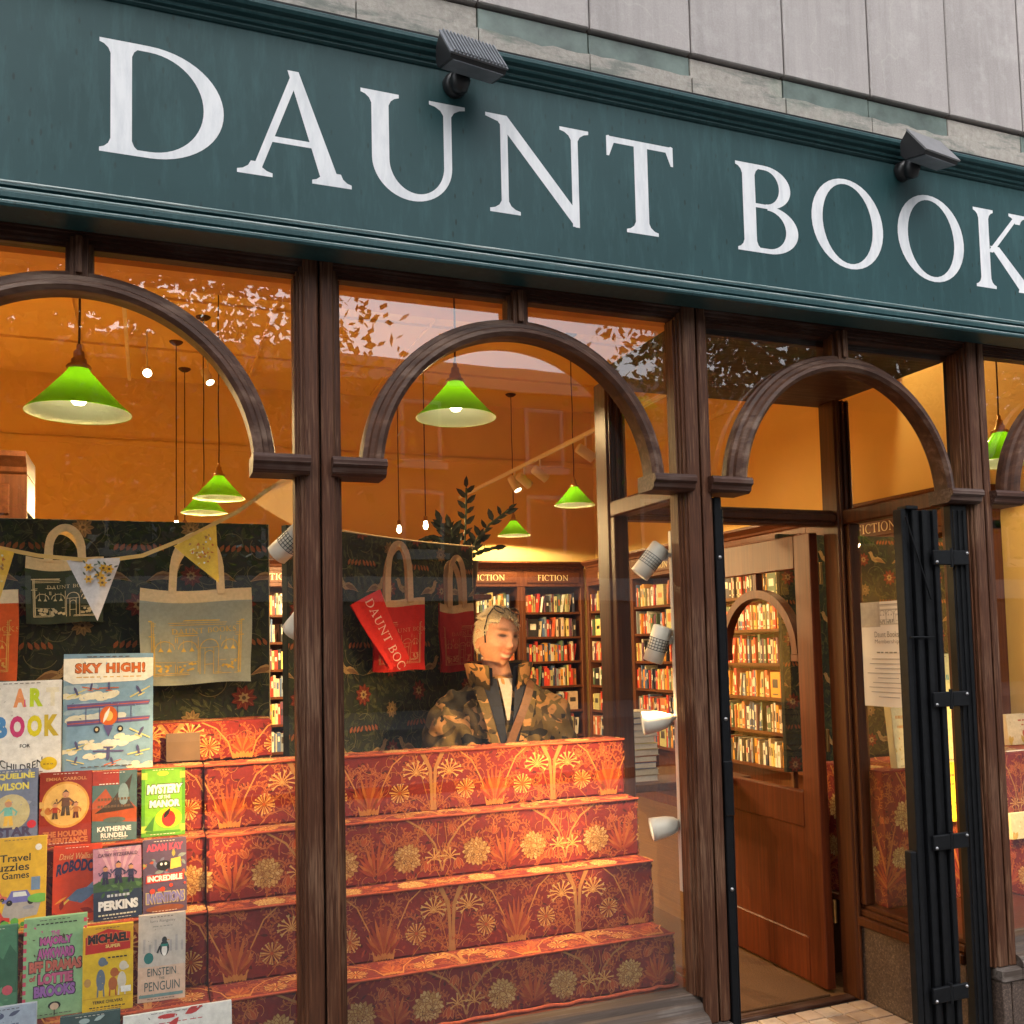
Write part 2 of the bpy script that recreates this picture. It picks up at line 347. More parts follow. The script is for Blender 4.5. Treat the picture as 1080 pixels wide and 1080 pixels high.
class Ink:
    def __init__(s, w, h): s.w, s.h, s.items, s.k = w, h, [], 0
    def poly(s, pts, col, noclip=False):
        p = pts if noclip else clip(list(pts), s.w, s.h)
        if p: s.items.append((p, col, s.k)); s.k += 1
    def rect(s, x0, y0, x1, y1, col): s.poly([(x0, y0), (x1, y0), (x1, y1), (x0, y1)], col)
    def ell(s, cx, cy, rx, ry, col, n=16, rot=0):
        c, sn = math.cos(rot), math.sin(rot)
        s.poly([(cx+rx*math.cos(t)*c-ry*math.sin(t)*sn, cy+rx*math.cos(t)*sn+ry*math.sin(t)*c) for t in [2*math.pi*i/n for i in range(n)]], col)
    def leaf(s, cx, cy, L, wd, ang, col):
        c, sn = math.cos(ang), math.sin(ang)
        P = [(0, 0), (.25, .8), (.5, 1), (.8, .55), (1, 0), (.8, -.55), (.5, -1), (.25, -.8)]
        s.poly([(cx+L*a*c-wd*.5*b*sn, cy+L*a*sn+wd*.5*b*c) for a, b in P], col)
    def line(s, pts, wd, col):
        L, Rr = [], []
        for i, p in enumerate(pts):
            a = pts[max(i-1, 0)]; b = pts[min(i+1, len(pts)-1)]; dx, dy = b[0]-a[0], b[1]-a[1]; d = math.hypot(dx, dy) or 1
            ww = (wd[i] if hasattr(wd, '__len__') else wd)/2; L.append((p[0]-dy/d*ww, p[1]+dx/d*ww)); Rr.append((p[0]+dy/d*ww, p[1]-dx/d*ww))
        k0 = s.k
        for i in range(len(pts)-1):
            s.k = k0; s.poly([L[i], L[i+1], Rr[i+1], Rr[i]], col)
    def arc(s, cx, cy, r, a0, a1, wd, col, n=14, ry=None):
        s.line([(cx+r*math.cos(a0+(a1-a0)*i/n), cy+(ry or r)*math.sin(a0+(a1-a0)*i/n)) for i in range(n+1)], wd, col)
    def text(s, st, x0, y0, x1, y1, col, spacing=1.0, bold=.02, bend=0.0, slant=0.0, outline=None):
        if outline: 
            d = (y1-y0)*.09; s.text(st, x0-d, y0-d, x1+d, y1+d, outline, spacing, bold+.03, bend, slant)
        v, f = text_tris(st, spacing, bold)
        P = [(x0+a*(x1-x0)+slant*b*(y1-y0), y0+b*(y1-y0)+bend*(1-(2*a-1)**2)) for a, b in v]
        s.items.append(((P, f), col, s.k)); s.k += 1
    def build(s, name, parent, mp, mat='print_paper', step=None, **kw):
        """mp(u, v, off) -> point in parent's local space"""
        step = step or min(.00006, .0035/max(s.k, 1)); vs = []; fs = []; cs = []
        for p, col, k in s.items:
            off = .0007+k*step; o = len(vs)
            if isinstance(p, tuple):
                pts, ff = p; vs += [mp(a, b, off) for a, b in pts]
                for q in ff: fs.append(tuple(i+o for i in q)); cs.append((col, len(q)))
            else: vs += [mp(a, b, off) for a, b in p]; fs.append(tuple(range(o, o+len(p)))); cs.append((col, len(p)))
        me = bpy.data.meshes.new(name); me.from_pydata([tuple(map(float, q)) for q in vs], [], fs)
        at_ = me.color_attributes.new('ink', 'FLOAT_COLOR', 'CORNER'); buf = []
        for col, n in cs: buf += [col[0]**1.15, col[1]**1.15, col[2]**1.15, 1.0]*n
        at_.data.foreach_set('color', buf); me.materials.append(MATS[mat]); me.update()
        o = bpy.data.objects.new(name, me); link(o, parent); return props(o, **kw)

# ---------------------------------------------------------------- a small set of classical capitals (cap height 1)
def _arc(cx, cy, rx, ry, a0, a1, n=20): return [(cx+rx*math.cos(R_(a0+(a1-a0)*i/n)), cy+ry*math.sin(R_(a0+(a1-a0)*i/n))) for i in range(n+1)]
def _foot(x0, x1, y=0.0, up=1, s=.085):       # bracketed serif at the end of a stem
    h = .035
    return [(x0-s, y), (x1+s, y), (x1+s, y+up*h)]+[(x1+s*(1-t)**2*.8, y+up*(h+.09*t)) for t in (.15, .5, 1)]+[(x0-s*(1-t)**2*.8, y+up*(h+.09*t)) for t in (1, .5, .15)]+[(x0-s, y+up*h)]
def _stem(x0, x1, feet='bt', s=.085):
    g = [[(x0, 0.01), (x1, 0.01), (x1, .99), (x0, .99)]]
    if 'b' in feet: g.append(_foot(x0, x1, 0, 1, s))
    if 't' in feet: g.append(_foot(x0, x1, 1, -1, s))
    return g
def _ring(cx, cy, rx, ry, tx, ty, a0, a1, n=28, shift=0):
    return [(_arc(cx, cy, rx, ry, a0+(a1-a0)*i/n, a0+(a1-a0)*(i+1)/n, 1)+_arc(cx+shift, cy, rx-tx, ry-ty, a0+(a1-a0)*(i+1)/n, a0+(a1-a0)*i/n, 1)) for i in range(n)]
def _bar(p, q, w0, w1=None):
    w1 = w1 or w0; return [(p[0]-w0/2, p[1]), (p[0]+w0/2, p[1]), (q[0]+w1/2, q[1]), (q[0]-w1/2, q[1])]
def glyph(c):
    if c == 'D': return _stem(.11, .275, 'bt')+_ring(.41, .5, .60, .5, .165, .055, 90, -90)+[[(.2, .945), (.42, .945), (.42, 1), (.2, 1)], [(.2, 0), (.42, 0), (.42, .055), (.2, .055)]], 1.01
    if c == 'A': return [_bar((.155, .01), (.515, .98), .075), _bar((.845, .01), (.50, 1.03), .175, .10), [(.27, .33), (.70, .33), (.69, .385), (.29, .385)], _foot(.12, .19, 0, 1, .12), _foot(.765, .93, 0, 1, .10)], 1.025
    if c == 'U': return [[(.10, .35), (.265, .35), (.265, .99), (.10, .99)], [(.80, .35), (.88, .35), (.88, .99), (.80, .99)], _foot(.10, .265, 1, -1, .1), _foot(.80, .88, 1, -1, .14)]+_ring(.49, .36, .39, .38, .1225, .075, 180, 360, 28, .0425), 1.02
    if c == 'N': return [[(.15, .01), (.225, .01), (.225, .9), (.15, .97)], _foot(.15, .225, 0, 1, .12), [(.0, 1), (.22, 1), (.975, .10), (.975, -.035), (.93, -.035), (.10, .96)], [(.90, -.03), (.975, -.03), (.975, .99), (.90, .99)], _foot(.90, .975, 1, -1, .12), [(0, 1), (0, .965), (.12, .93), (.24, .97), (.22, 1)]], 1.11
    if c == 'T': return [[(.02, .935), (.78, .935), (.78, 1), (.02, 1)], [(.0, .79), (.03, .79), (.09, .94), (.03, 1.01), (0, 1)], [(.80, .79), (.77, .79), (.71, .94), (.77, 1.01), (.80, 1)]]+_stem(.325, .485, 'b', .11), .80
    if c == 'B': return _stem(.10, .255, 'bt', .08)+_ring(.38, .755, .32, .245, .145, .05, 90, -90)+_ring(.40, .275, .38, .275, .155, .055, 90, -90)+[[(.2, .95), (.39, .95), (.39, 1), (.2, 1)], [(.2, .51), (.41, .51), (.41, .555), (.2, .555)], [(.2, 0), (.41, 0), (.41, .055), (.2, .055)]], .79
    if c == 'O': return [[(x+ (y-.5)*-.04, y) for x, y in q] for q in _ring(.512, .5, .512, .53, .155, .06, 0, 360, 40)], 1.024
    if c == 'K': return _stem(.10, .26, 'bt', .08)+[_bar((.27, .46), (.74, .98), .085, .075), _bar((.84, .02), (.34, .54), .22, .15), _foot(.70, .78, 1, -1, .1), [(.70, 0), (1.06, 0), (1.06, .03), (.86, .10), (.72, .06)]], 1.05
    if c == 'S':
        P = _arc(.33, .735, .22, .235, 25, 180, 12)+_arc(.33, .735, .22, .22, 190, 250, 4)+_arc(.33, .265, .25, .24, 75, 0, 5)+_arc(.33, .26, .25, .235, -8, -160, 14); I = Ink(9, 9)
        wd = [.06+.11*max(0, 1-abs(i-18)/12) for i in range(len(P))]; I.line([(a+2, b+2) for a, b in P], wd, 0)
        return [[(a-2, b-2) for a, b in q[0]] for q in I.items]+[[(.5, .72), (.56, .72), (.56, .98), (.53, .98)], [(.06, .02), (.09, .02), (.12, .3), (.06, .3)]], .66
    if c == 'F': return _stem(.10, .26, 'bt')+[[(.2, .94), (.66, .94), (.66, 1), (.2, 1)], [(.62, .8), (.67, .8), (.67, 1), (.6, .98)], [(.2, .49), (.52, .49), (.52, .55), (.2, .55)], [(.5, .42), (.54, .42), (.54, .62), (.5, .62)]], .7
    if c == 'I': return _stem(.10, .27, 'bt'), .37
    if c == 'C': return _ring(.5, .5, .5, .53, .155, .06, 50, 310, 30)+[[(.8, .72), (.86, .72), (.86, .98), (.82, .98)]], .9
    return [], .4
def serif_text(ink, st, x, y, H, col, gap=.12, space=.45):
    for c in st:
        if c == ' ': x += space*H; continue
        g, w = glyph(c)
        for q in g: ink.poly([(x+a*H, y+b*H) for a, b in q], col)
        x += (w+gap)*H
    return x
# ================================================================ SETTING
GX0, GX1 = -3.2, 5.15
mb = MB(); mb.box(-60, 60, -60, 60, -.5, -.012); part('pavement', mb, 'pavement', kind='structure')
mb = MB(); mb.box(-60, 60, -15, -7.2, -.1, -.008); part('road', mb, 'asphalt', kind='structure')
mb = MB(); mb.box(-60, 60, -7.2, -7.05, -.1, .1, .01); part('kerb', mb, 'granite', kind='structure')
# interior shell
RW, BW, LW, CZ = 5.1, 7.3, -3.2, 4.3
XL, XR = 1.941, 3.06                       # recess sides
mb = MB(); mb.box(LW, RW, .737, BW, -.011, .0); part('shop_floor', mb, 'wood_floor', kind='structure')
mb = MB(); mb.box(LW, RW, .08, BW, CZ, CZ+.1); part('ceiling', mb, 'ceiling_paint', kind='structure')
mb = MB(); mb.box(LW-.1, RW+.1, BW, BW+.1, -.01, CZ); wb = part('wall_back', mb, 'wall_paint', kind='structure')
mb = MB(); mb.box(RW, RW+.1, .08, BW, -.01, CZ); wr = part('wall_right', mb, 'wall_paint', kind='structure')
mb = MB(); mb.box(LW-.1, LW, .08, BW, -.01, CZ); part('wall_left', mb, 'wall_paint', kind='structure')
mb = MB(); mb.box(LW, RW, .10, .22, 2.72, CZ); part('wall_front', mb, 'wall_paint', kind='structure')
mb = MB(); mb.box(LW, RW, 2.35, 2.62, 3.52, CZ); part('ceiling_beam', mb, 'beam_paint', kind='structure')
mb = MB(); mb.box(LW, RW, BW-.02, BW, 3.62, 3.67); mb.box(LW, RW, BW-.012, BW, 3.69, 3.70); part('picture_rail', mb, 'wall_paint', wb)
mb = MB(); mb.box(RW-.02, RW, .3, BW-.03, 3.62, 3.67); part('picture_rail', mb, 'wall_paint', wr)
for X, Y0, Y1 in ((-.4, 2.7, 7.2), (1.1, 2.7, 7.2), (2.4, 2.7, 7.2)):
    mb = MB(); mb.box(X, X+.02, Y0, Y1, CZ-.02, CZ); part('ceiling_conduit', mb, 'ceiling_paint', bpy.data.objects['ceiling'])
for Yc in (3.6, 4.9, 6.2):
    mb = MB(); mb.box(LW, RW, Yc, Yc+.02, CZ-.021, CZ-.0); part('ceiling_conduit', mb, 'ceiling_paint', bpy.data.objects['ceiling'])

# ================================================================ SHOPFRONT
SF = thing('shopfront', 'oak arcaded bookshop front with dark green fascia and arched windows', 'shop front', (1.25, 0, 0))
PZ = 2.66                                   # underside of fascia
HP = .043                                   # half width of a pillar
pill_x = [(-.5+i)*W for i in range(5)]
for i, px_ in enumerate(pill_x):
    z0 = .335
    p = part('pillar', MB().box(px_-HP+.004, px_+HP-.004, .0, .10, z0, PZ+.03), 'dark_gap', SF)
    a = .008 if i != 1 else .002
    part('pillar_board', MB().box(px_-HP, px_+a-.003, -.022, .004, z0, PZ+.035, .005), 'oak_ext', p)
    part('pillar_board', MB().box(px_+a+.003, px_+HP, -.024, .004, z0, PZ+.035, .005), 'oak_ext', p)
    mb = MB().box(px_-HP-.006, px_+HP+.006, -.045, .11, .285, .335, .008); part('pillar_base', mb, 'oak_sill', p)
    part('pillar_stone', MB().box(px_-HP-.002, px_-.004, -.035, .11, -.005, .285, .003), 'granite', p)
    part('pillar_stone', MB().box(px_-.001, px_+HP+.002, -.037, .11, -.005, .285, .003), 'granite', p)
# arch geometry
AZ, AR = 2.066, .474
ARCH_PROF = [(.030, -.03), (.030, .030), (.018, .040), (.006, .036), (.000, .026), (-.012, .024), (-.016, .012), (-.028, .008), (-.032, -.004), (-.032, -.03), (-.012, -.045), (.018, -.045)]
def arcpts(cx, cz, r, a0, a1, n): return [(cx+r*math.cos(R_(a0+(a1-a0)*k/n)), cz+r*math.sin(R_(a0+(a1-a0)*k/n))) for k in range(n+1)]
YG = .045
for b in range(4):
    cx = b*W; x0, x1 = cx-W/2+HP, cx+W/2-HP; door = (b == 2)
    # head rail, stepped
    mb = MB().box(x0, x1, -.012, .098, 2.672, PZ+.042); mb.box(x0, x1, -.002, .06, 2.660, 2.672); mb.box(x0, x1, .010, .06, 2.650, 2.660); mb.box(x0, x1, .020, .06, 2.642, 2.650); part('head_rail', mb, 'oak_ext_x', SF)
    # stiles, stepped
    for sgn, xs in ((1, x0), (-1, x1)):
        mb = MB()
        zb = .42 if not door else .335
        for k, (w0, w1, y) in enumerate(((0, .010, -.010), (.010, .017, .002), (.017, .023, .012))):
            mb.box(min(xs+sgn*w0, xs+sgn*w1), max(xs+sgn*w0, xs+sgn*w1), y, .06, zb, 2.655-.01*k)
        part('window_stile', mb, 'oak_ext', SF)
    xi0, xi1 = x0+.023, x1-.023
    # arch
    path = [(x, 0, z) for x, z in arcpts(cx, AZ, AR, 176, 4, 56)]
    mb = MB().sweep(path, ARCH_PROF, (0, -1, 0)); part('arch', mb, 'oak_arch', SF)
    # imposts
    for sgn, xs in ((1, x0), (-1, x1)):
        e = cx-sgn*(AR-.036)
        mb = MB(); prof = [(-.052, 2.102), (-.058, 2.092), (-.058, 2.080), (-.048, 2.072), (-.044, 2.058), (-.032, 2.050), (.06, 2.050), (.06, 2.102)]
        mb.prism(prof, min(xs-sgn*.012, e), max(xs-sgn*.012, e), 'x'); part('impost', mb, 'oak_ext_x', SF)
    # mullion above the crown
    mb = MB().box(cx-.022, cx+.022, -.014, .05, AZ+AR+.012, 2.66); mb.box(cx-.008, cx+.008, -.026, .0, AZ+AR+.022, 2.66); mb.box(cx-.034, cx+.034, .004, .05, AZ+AR+.006, 2.65); part('mullion', mb, 'oak_ext', SF)
    # spandrel panes
    for sgn in (-1, 1):
        arc = arcpts(cx, AZ, AR+.0, 90, 90-sgn*90, 24); xo = xi1 if sgn > 0 else xi0
        poly = [(cx, 2.65)]+[(cx+sgn*.001, arc[0][1])]+arc[1:]+[(xo+sgn*.02, 2.09), (xo+sgn*.02, 2.65)]
        vs = [(x, YG+.004*sgn, z) for x, z in poly]
        # fan-free: strips from arc up to the head
        m2 = MB(); n = len(arc)
        top = [(cx+sgn*(AR+.0)*math.sin(R_(90*k/(n-1))), 2.65) for k in range(n)]
        for k in range(n-1): m2.add([(arc[k][0], YG, arc[k][1]), (arc[k+1][0], YG, arc[k+1][1]), (top[k+1][0], YG, 2.65), (top[k][0], YG, 2.65)], [(0, 1, 2, 3)])
        m2.add([(arc[-1][0], YG, 2.09), (xo+sgn*.02, YG, 2.09), (xo+sgn*.02, YG, 2.65), (arc[-1][0], YG, 2.65)], [(0, 1, 2, 3)])
        part('window_pane', m2, 'window_glass', SF)
    if not door:
        arc = arcpts(cx, AZ, AR, 180, 0, 40); m2 = MB()
        for k in range(40): m2.add([(arc[k][0], YG, 2.05), (arc[k+1][0], YG, 2.05), (arc[k+1][0], YG, arc[k+1][1]), (arc[k][0], YG, arc[k][1])], [(0, 1, 2, 3)])
        m2.add([(xi0-.02, YG, .40), (xi1+.02, YG, .40), (xi1+.02, YG, 2.05), (xi0-.02, YG, 2.05)], [(0, 1, 2, 3)])
        part('window_pane', m2, 'window_glass', SF)
        # sill and stall riser
        prof = [(-.05, .335), (-.05, .352), (-.036, .368), (-.010, .376), (.0, .396), (.012, .400), (.02, .42), (.09, .42), (.09, .335)]
        part('window_sill', MB().prism(prof, x0, x1, 'x'), 'oak_sill', SF)
        part('sill_rail', MB().box(x0+.002, x1-.002, -.048, .09, .287, .333, .006), 'oak_sill', SF)
        n = 2
        for k in range(n):
            xa = x0+(x1-x0)*k/n; part('plinth_stone', MB().box(xa+.002, xa+(x1-x0)/n-.002, -.03, .10, -.005, .283, .003), 'granite', SF)

# ---- fascia
FX0, FX1 = -1.4, 4.9; FY = -.09
fas = part('fascia', MB().box(FX0, FX1, FY, .10, 2.70, 3.30), 'fascia_green', SF)
prof = [(.0, 2.748), (-.092, 2.748), (-.112, 2.740), (-.114, 2.730), (-.106, 2.726), (-.106, 2.718), (-.124, 2.714), (-.127, 2.706), (-.127, 2.694), (-.121, 2.690), (-.130, 2.684), (-.131, 2.676), (-.127, 2.670), (-.03, 2.670), (-.03, 2.705), (.0, 2.705)]
part('fascia_moulding', MB().prism(prof, FX0, FX1, 'x'), 'fascia_green', SF)
prof = [(.0, 3.276), (-.094, 3.276), (-.100, 3.281), (-.100, 3.286), (-.108, 3.289), (-.110, 3.294), (-.110, 3.299), (-.122, 3.303), (-.125, 3.308), (-.125, 3.313), (-.136, 3.317), (-.141, 3.325), (-.141, 3.334), (-.134, 3.341), (.0, 3.345)]
mb = MB()
for yy, zz, rr in ((-.110, 2.7395, .0045), (-.122, 2.7125, .005), (-.1285, 2.6825, .0025)): mb.tube([(FX0, yy, zz), (FX1, yy, zz)], rr, 8)
part('highlight_edge', mb, 'fascia_highlight', SF)  # pale tubes paint the moulding's highlight lines along its ridges
part('fascia_cornice', MB().prism(prof, FX0, FX1, 'x'), 'fascia_green', SF)
part('lead_flashing', MB().box(FX0, FX1, -.130, .0, 3.342, 3.350), 'black_paint', SF)
LET = [('D', .051, .362), ('A', .396, .711), ('U', .740, 1.056), ('N', 1.121, 1.466), ('T', 1.529, 1.772), ('B', 2.014, 2.262), ('O', 2.322, 2.636), ('O', 2.704, 3.019), ('K', 3.074, 3.40), ('S', 3.46, 3.66)]
for c, a, b_ in LET:
    g, w = glyph(c); xs = [p[0] for q in g for p in q]; x0, x1 = min(xs), max(xs); I = Ink(9, 9)
    for q in g: I.poly([(a+(x-x0)/(x1-x0)*(b_-a)+2, 2.865+y*.307) for x, y in q], (.7, .7, .7), True)
    I.build('letter', fas, lambda u, v, o: (u-2-1.25, FY-o, v), 'letter_white', .000008)
# ---- stone wall above
up = part('upper_wall', MB().box(FX0, FX1, -.03, .10, 3.33, 6.0), 'grout', SF)
zc0, zc1, zs_ = 3.351, 3.462, 3.538
jx = [at(q, 10, -.06)[0] for q in (622, 727, 825, 912, 995, 1073)]; dxs = (jx[-1]-jx[0])/5
xj = [jx[0]+dxs*k for k in range(-8, 10)]
for k in range(len(xj)-1):
    if xj[k+1] < FX0 or xj[k] > FX1: continue
    a, b_ = max(xj[k], FX0), min(xj[k+1], FX1); n = 9
    # lower course with chipped, uneven top edge
    top = [(a+.002+(b_-a-.004)*i/n, zc1-random.uniform(.0, .016)*(1 if i % 3 else .4)) for i in range(n+1)]
    part('course_stone', MB().prism([(a+.002, zc0), (b_-.002, zc0)]+top[::-1], -.052-random.uniform(0, .006), -.028), 'stone_course', up)
    part('band_tile', MB().box(a+.002, b_-.002, -.040-random.uniform(0, .003), -.027, zc1-.02, zs_-.006, .002), 'glazed_band' if k % 3 else 'stone_course', up)
    for r in range(3):
        z0 = zs_+r*.80; part('stone_slab', MB().box(a+.003, b_-.003, -.055-random.uniform(0, .004), -.028, z0+.002, z0+.795, .004), 'stone_slab', up)
# weathered strip under the slabs
# ---- recess: soffit, inner posts, transoms, side lights
part('recess_soffit', MB().box(XL, XR, .06, .80, 2.62, 2.70), 'oak_ext_x', SF)
def post(x0, x1, y0, y1, z0, z1, mat='oak_ext'):
    mb = MB().box(x0, x1, y0, y1, z0, z1, .006); return part('recess_post', mb, mat, SF)
PY0, PY1 = .665, .77
for xa, xb in ((XL-.055, XL+.035), (XR-.035, XR+.055)):
    p = post(xa, xb, PY0, PY1, -.004, 2.62, 'oak_post')
    for q in (0, 1, 2):
        part('post_bead', MB().box(xa+.008+q*.028, xa+.020+q*.028, PY0-.012, PY0+.002, .0, 2.62, .003), 'oak_post', p)
part('transom', MB().box(XL+.035, XR-.035, (.69), .755, 2.055, 2.125, .006).box(XL+.035, XR-.035, .675, .695, 2.075, 2.105, .004), 'oak_post', SF)
part('window_pane', MB().add([(XL+.035, .725, 2.12), (XR-.035, .725, 2.12), (XR-.035, .725, 2.61), (XL+.035, .725, 2.61)], [(0, 1, 2, 3)]), 'inner_glass', SF)
for x, s in ((XL, -1), (XR, 1)):
    xs = sorted((x-.02*s, x+.05*s))
    part('side_transom', MB().box(xs[0], xs[1], .10, PY0, 2.058, 2.122, .006), 'oak_post', SF)
    prof = [(min(x-.045*s, x+.06*s), .0)]
    part('side_sill', MB().box(*sorted((x-.03*s, x+.06*s)), .10, PY0, .315, .355, .006).box(*sorted((x-.012*s, x+.055*s)), .10, PY0, .355, .385, .005).box(*sorted((x-.0*s, x+.05*s)), .10, PY0, .385, .405, .004), 'oak_post', SF)
    part('side_stile', MB().box(*sorted((x-.012*s, x+.05*s)), -.0+.085, .112, .405, 2.058, .004), 'oak_post', SF)
    part('side_stile', MB().box(*sorted((x-.010*s, x+.05*s)), PY0-.04, PY0, .405, 2.058, .004), 'oak_post', SF)
    part('plinth_stone', MB().box(*sorted((x-.01*s, x+.055*s)), .10, PY0, -.005, .313, .003), 'granite', SF)
    part('window_pane', MB().add([(x+.015*s, .10, .40), (x+.015*s, PY0, .40), (x+.015*s, PY0, 2.06), (x+.015*s, .10, 2.06)], [(0, 1, 2, 3)]), 'inner_glass', SF)
    part('window_pane', MB().add([(x+.015*s, .10, 2.12), (x+.015*s, PY0, 2.12), (x+.015*s, PY0, 2.615), (x+.015*s, .10, 2.615)], [(0, 1, 2, 3)]), 'inner_glass', SF)
# ---- door, standing open against the inside, with arched light
DX0, DX1, DY0, DY1, DZ0, DZ1 = 2.955, 3.002, .78, 1.64, .012, 2.035
door = part('door', MB().box(DX0+.012, DX1-.012, DY0+.02, DY1-.02, .10, .80), 'oak_door', SF)
GZ0, GZ1 = .86, 1.88
part('stile', MB().box(DX0, DX1, DY0, DY0+.115, DZ0, DZ1, .004), 'oak_door', door)
part('stile', MB().box(DX0, DX1, DY1-.115, DY1, DZ0, DZ1, .004), 'oak_door', door)
for za, zb in ((DZ0, .21), (.70, GZ0), (GZ1, DZ1)):
    part('rail', MB().box(DX0+.001, DX1-.001, DY0+.115, DY1-.115, za, zb, .004), 'oak_door', door)
gy0, gy1 = DY0+.115, DY1-.115; gc = (gy0+gy1)/2; ar = (gy1-gy0)/2-.022
part('pane', MB().add([((DX0+DX1)/2, gy0, GZ0), ((DX0+DX1)/2, gy1, GZ0), ((DX0+DX1)/2, gy1, GZ1), ((DX0+DX1)/2, gy0, GZ1)], [(0, 1, 2, 3)]), 'inner_glass', door)
zA = GZ1-ar-.10
path = [((DX0+DX1)/2, gc+ar*math.cos(R_(180-180*k/32)), zA+ar*math.sin(R_(180*k/32))) for k in range(33)]
mb = MB().sweep(path, [(-.02, -.024), (.02, -.024), (.02, .024), (-.02, .024)], (1, 0, 0)); part('door_arch', mb, 'oak_door', door)
mb = MB().box(DX0+.002, DX1-.002, gy0, gy0+.055, zA-.035, zA, .003); part('door_impost', mb, 'oak_door', door)
mb = MB().box(DX0+.002, DX1-.002, gy1-.055, gy1, zA-.035, zA, .003); part('door_impost', mb, 'oak_door', door)
part('door_mullion', MB().box(DX0+.004, DX1-.004, gc-.016, gc+.016, zA+ar+.01, GZ1, .003), 'oak_door', door)
for hz in (.3, 1.05, 1.8): part('hinge', MB().tube([(DX1+.004, DY0-.006, hz), (DX1+.004, DY0-.006, hz+.1)], .008, 8), 'brass', door)
part('handle', MB().tube([(DX0-.05, DY1-.06, 1.0), (DX0-.05, DY1-.06, 1.2)], .011, 10).tube([(DX0, DY1-.06, 1.01), (DX0-.05, DY1-.06, 1.01)], .008, 8).tube([(DX0, DY1-.06, 1.19), (DX0-.05, DY1-.06, 1.19)], .008, 8), 'brass', door)

# ---- doorway floor: tiles one by one on a bed
bed = part('doorway_floor', MB().box(XL, XR-.01, -.22, .682, -.03, -.009), 'grout', kind='structure')
part('threshold_strip', MB().box(XL+.036, XR-.036, .684, .735, -.01, .006, .003), 'oak_ext_x', SF)
tm = mesh_from('tile', MB().box(-.0418, .0418, -.0418, .0418, -.010, .0, .002)); tm.materials.append(MATS['floor_tile'])
for i in range(12):
    for j in range(9):
        inst('tile', tm, bed, Matrix.Translation((XL+.052+i*.0918, -.115+j*.0918-.0, random.uniform(-.001, .0008))) @ Matrix.Rotation(random.uniform(-.012, .012), 4, 'Z'))
mat_ = thing('doormat', 'large brown coir mat inside the open shop door', 'doormat', (2.45, 1.5, 0))
part('coir', MB().box(XL+.05, XR-.12, .745, 2.3, .001, .012, .003), 'coir_mat', mat_)

# ================================================================ floodlights over the sign
def floodlight(px_, py_, label, finned, yaw):
    c = at(px_, py_, FY); t = thing('floodlight', label, 'light', c, (0, 0, yaw), 'sign floodlights')
    part('wall_mount', MB().lathe([(.0, -.035), (.030, -.034), (.036, -.015), (.036, .0)], (0, 0, 0), 20, True, Matrix.Rotation(R_(-90), 3, 'X')).lathe([(.0, -.038), (.022, -.03), (.032, 0), (.022, .03), (.0, .038)], (0, -.045, -.005), 16), 'black_plastic', t, True)
    part('arm', MB().tube([(0, -.05, .0), (0, -.085, .022), (0, -.11, .035)], .013, 10), 'black_plastic', t, True)
    sec = [(-.070, .055), (-.098, .085), (-.170, -.018), (-.164, -.028), (-.085, -.012), (-.070, .01)]
    part('housing', MB().prism(sec, -.088, .088, 'x'), 'black_plastic', t, True)
    sec2 = [(-.107, .0775), (-.208, -.0105), (-.2035, -.0065), (-.106, .080)]
    pl = part('cover_plate', MB().prism([(-.0985, .0865), (-.1715, -.0190), (-.1765, -.0165), (-.1025, .0900)], -.092, .092, 'x'), 'cast_grey' if finned else 'steel', t, True)
    if finned:
        for k in range(15):
            x = -.080+k*.0115
            part('fin', MB().prism([(-.1030, .0895), (-.1770, -.0160), (-.1825, -.0130), (-.1080, .0930)], x-.0022, x+.0022, 'x'), 'cast_grey', pl, True)
    part('lens', MB().prism([(-.163, -.0285), (-.087, -.0125), (-.088, -.0155), (-.164, -.0315)], -.08, .08, 'x'), 'cast_grey', t, True)
    return t
floodlight(478, 92, 'black finned floodlight above the letters U and N of the sign', True, R_(8))
floodlight(950, 182, 'black floodlight with smooth tilted cover plate above the double O', False, R_(8))

# ================================================================ black folding security gate
gx = lambda p, y=735, Y=.0: at(p, y, Y)[0]
gt = thing('folding_gate', 'black folding security gate stacked open beside the doorway pillar', 'gate', (gx(990), 0, 0))
gz1 = at(965, 537, .0)[2]
xa, xb = gx(957), gx(996); n = 7; wbar = (xb-xa)/n
for k in range(n):
    dy = (k % 2)*.012+random.uniform(-.003, .003)
    part('upright', MB().box(xa+k*wbar+.0012, xa+(k+1)*wbar-.0012, -.012+dy, .032+dy, .02, gz1-random.uniform(0, .004), .003), 'black_paint', gt)
part('top_cap', MB().box(xa+.02, xa+.075, -.02, .03, gz1-.004, gz1+.010, .003), 'black_paint', gt)
pa, pb = gx(1011), gx(1028)
part('hinge_post', MB().box(pa, pb, -.008, .03, .02, gz1+.02, .004), 'black_paint', gt)
part('jamb_channel', MB().box(pb+.004, pb+.024, .01, .07, .02, gz1+.02, .004), 'black_paint', gt)
for k in range(3): part('post_rib', MB().box(pa+.005+k*(pb-pa)/3.2, pa+.012+k*(pb-pa)/3.2, -.014, -.007, .03, gz1, .002), 'black_paint', gt)
part('lattice_link', MB().tube([tuple(at(955, 545, -.022)), tuple(at(982, 632, -.022))], .0035, 6), 'black_paint', gt)
part('lattice_link', MB().tube([tuple(at(960, 672, -.02)), tuple(at(985, 672, -.02))], .0035, 6), 'black_paint', gt)
part('outer_channel', MB().box(xa-.030, xa-.003, -.012, .02, .02, at(960, 898, 0)[2], .003), 'black_paint', gt)
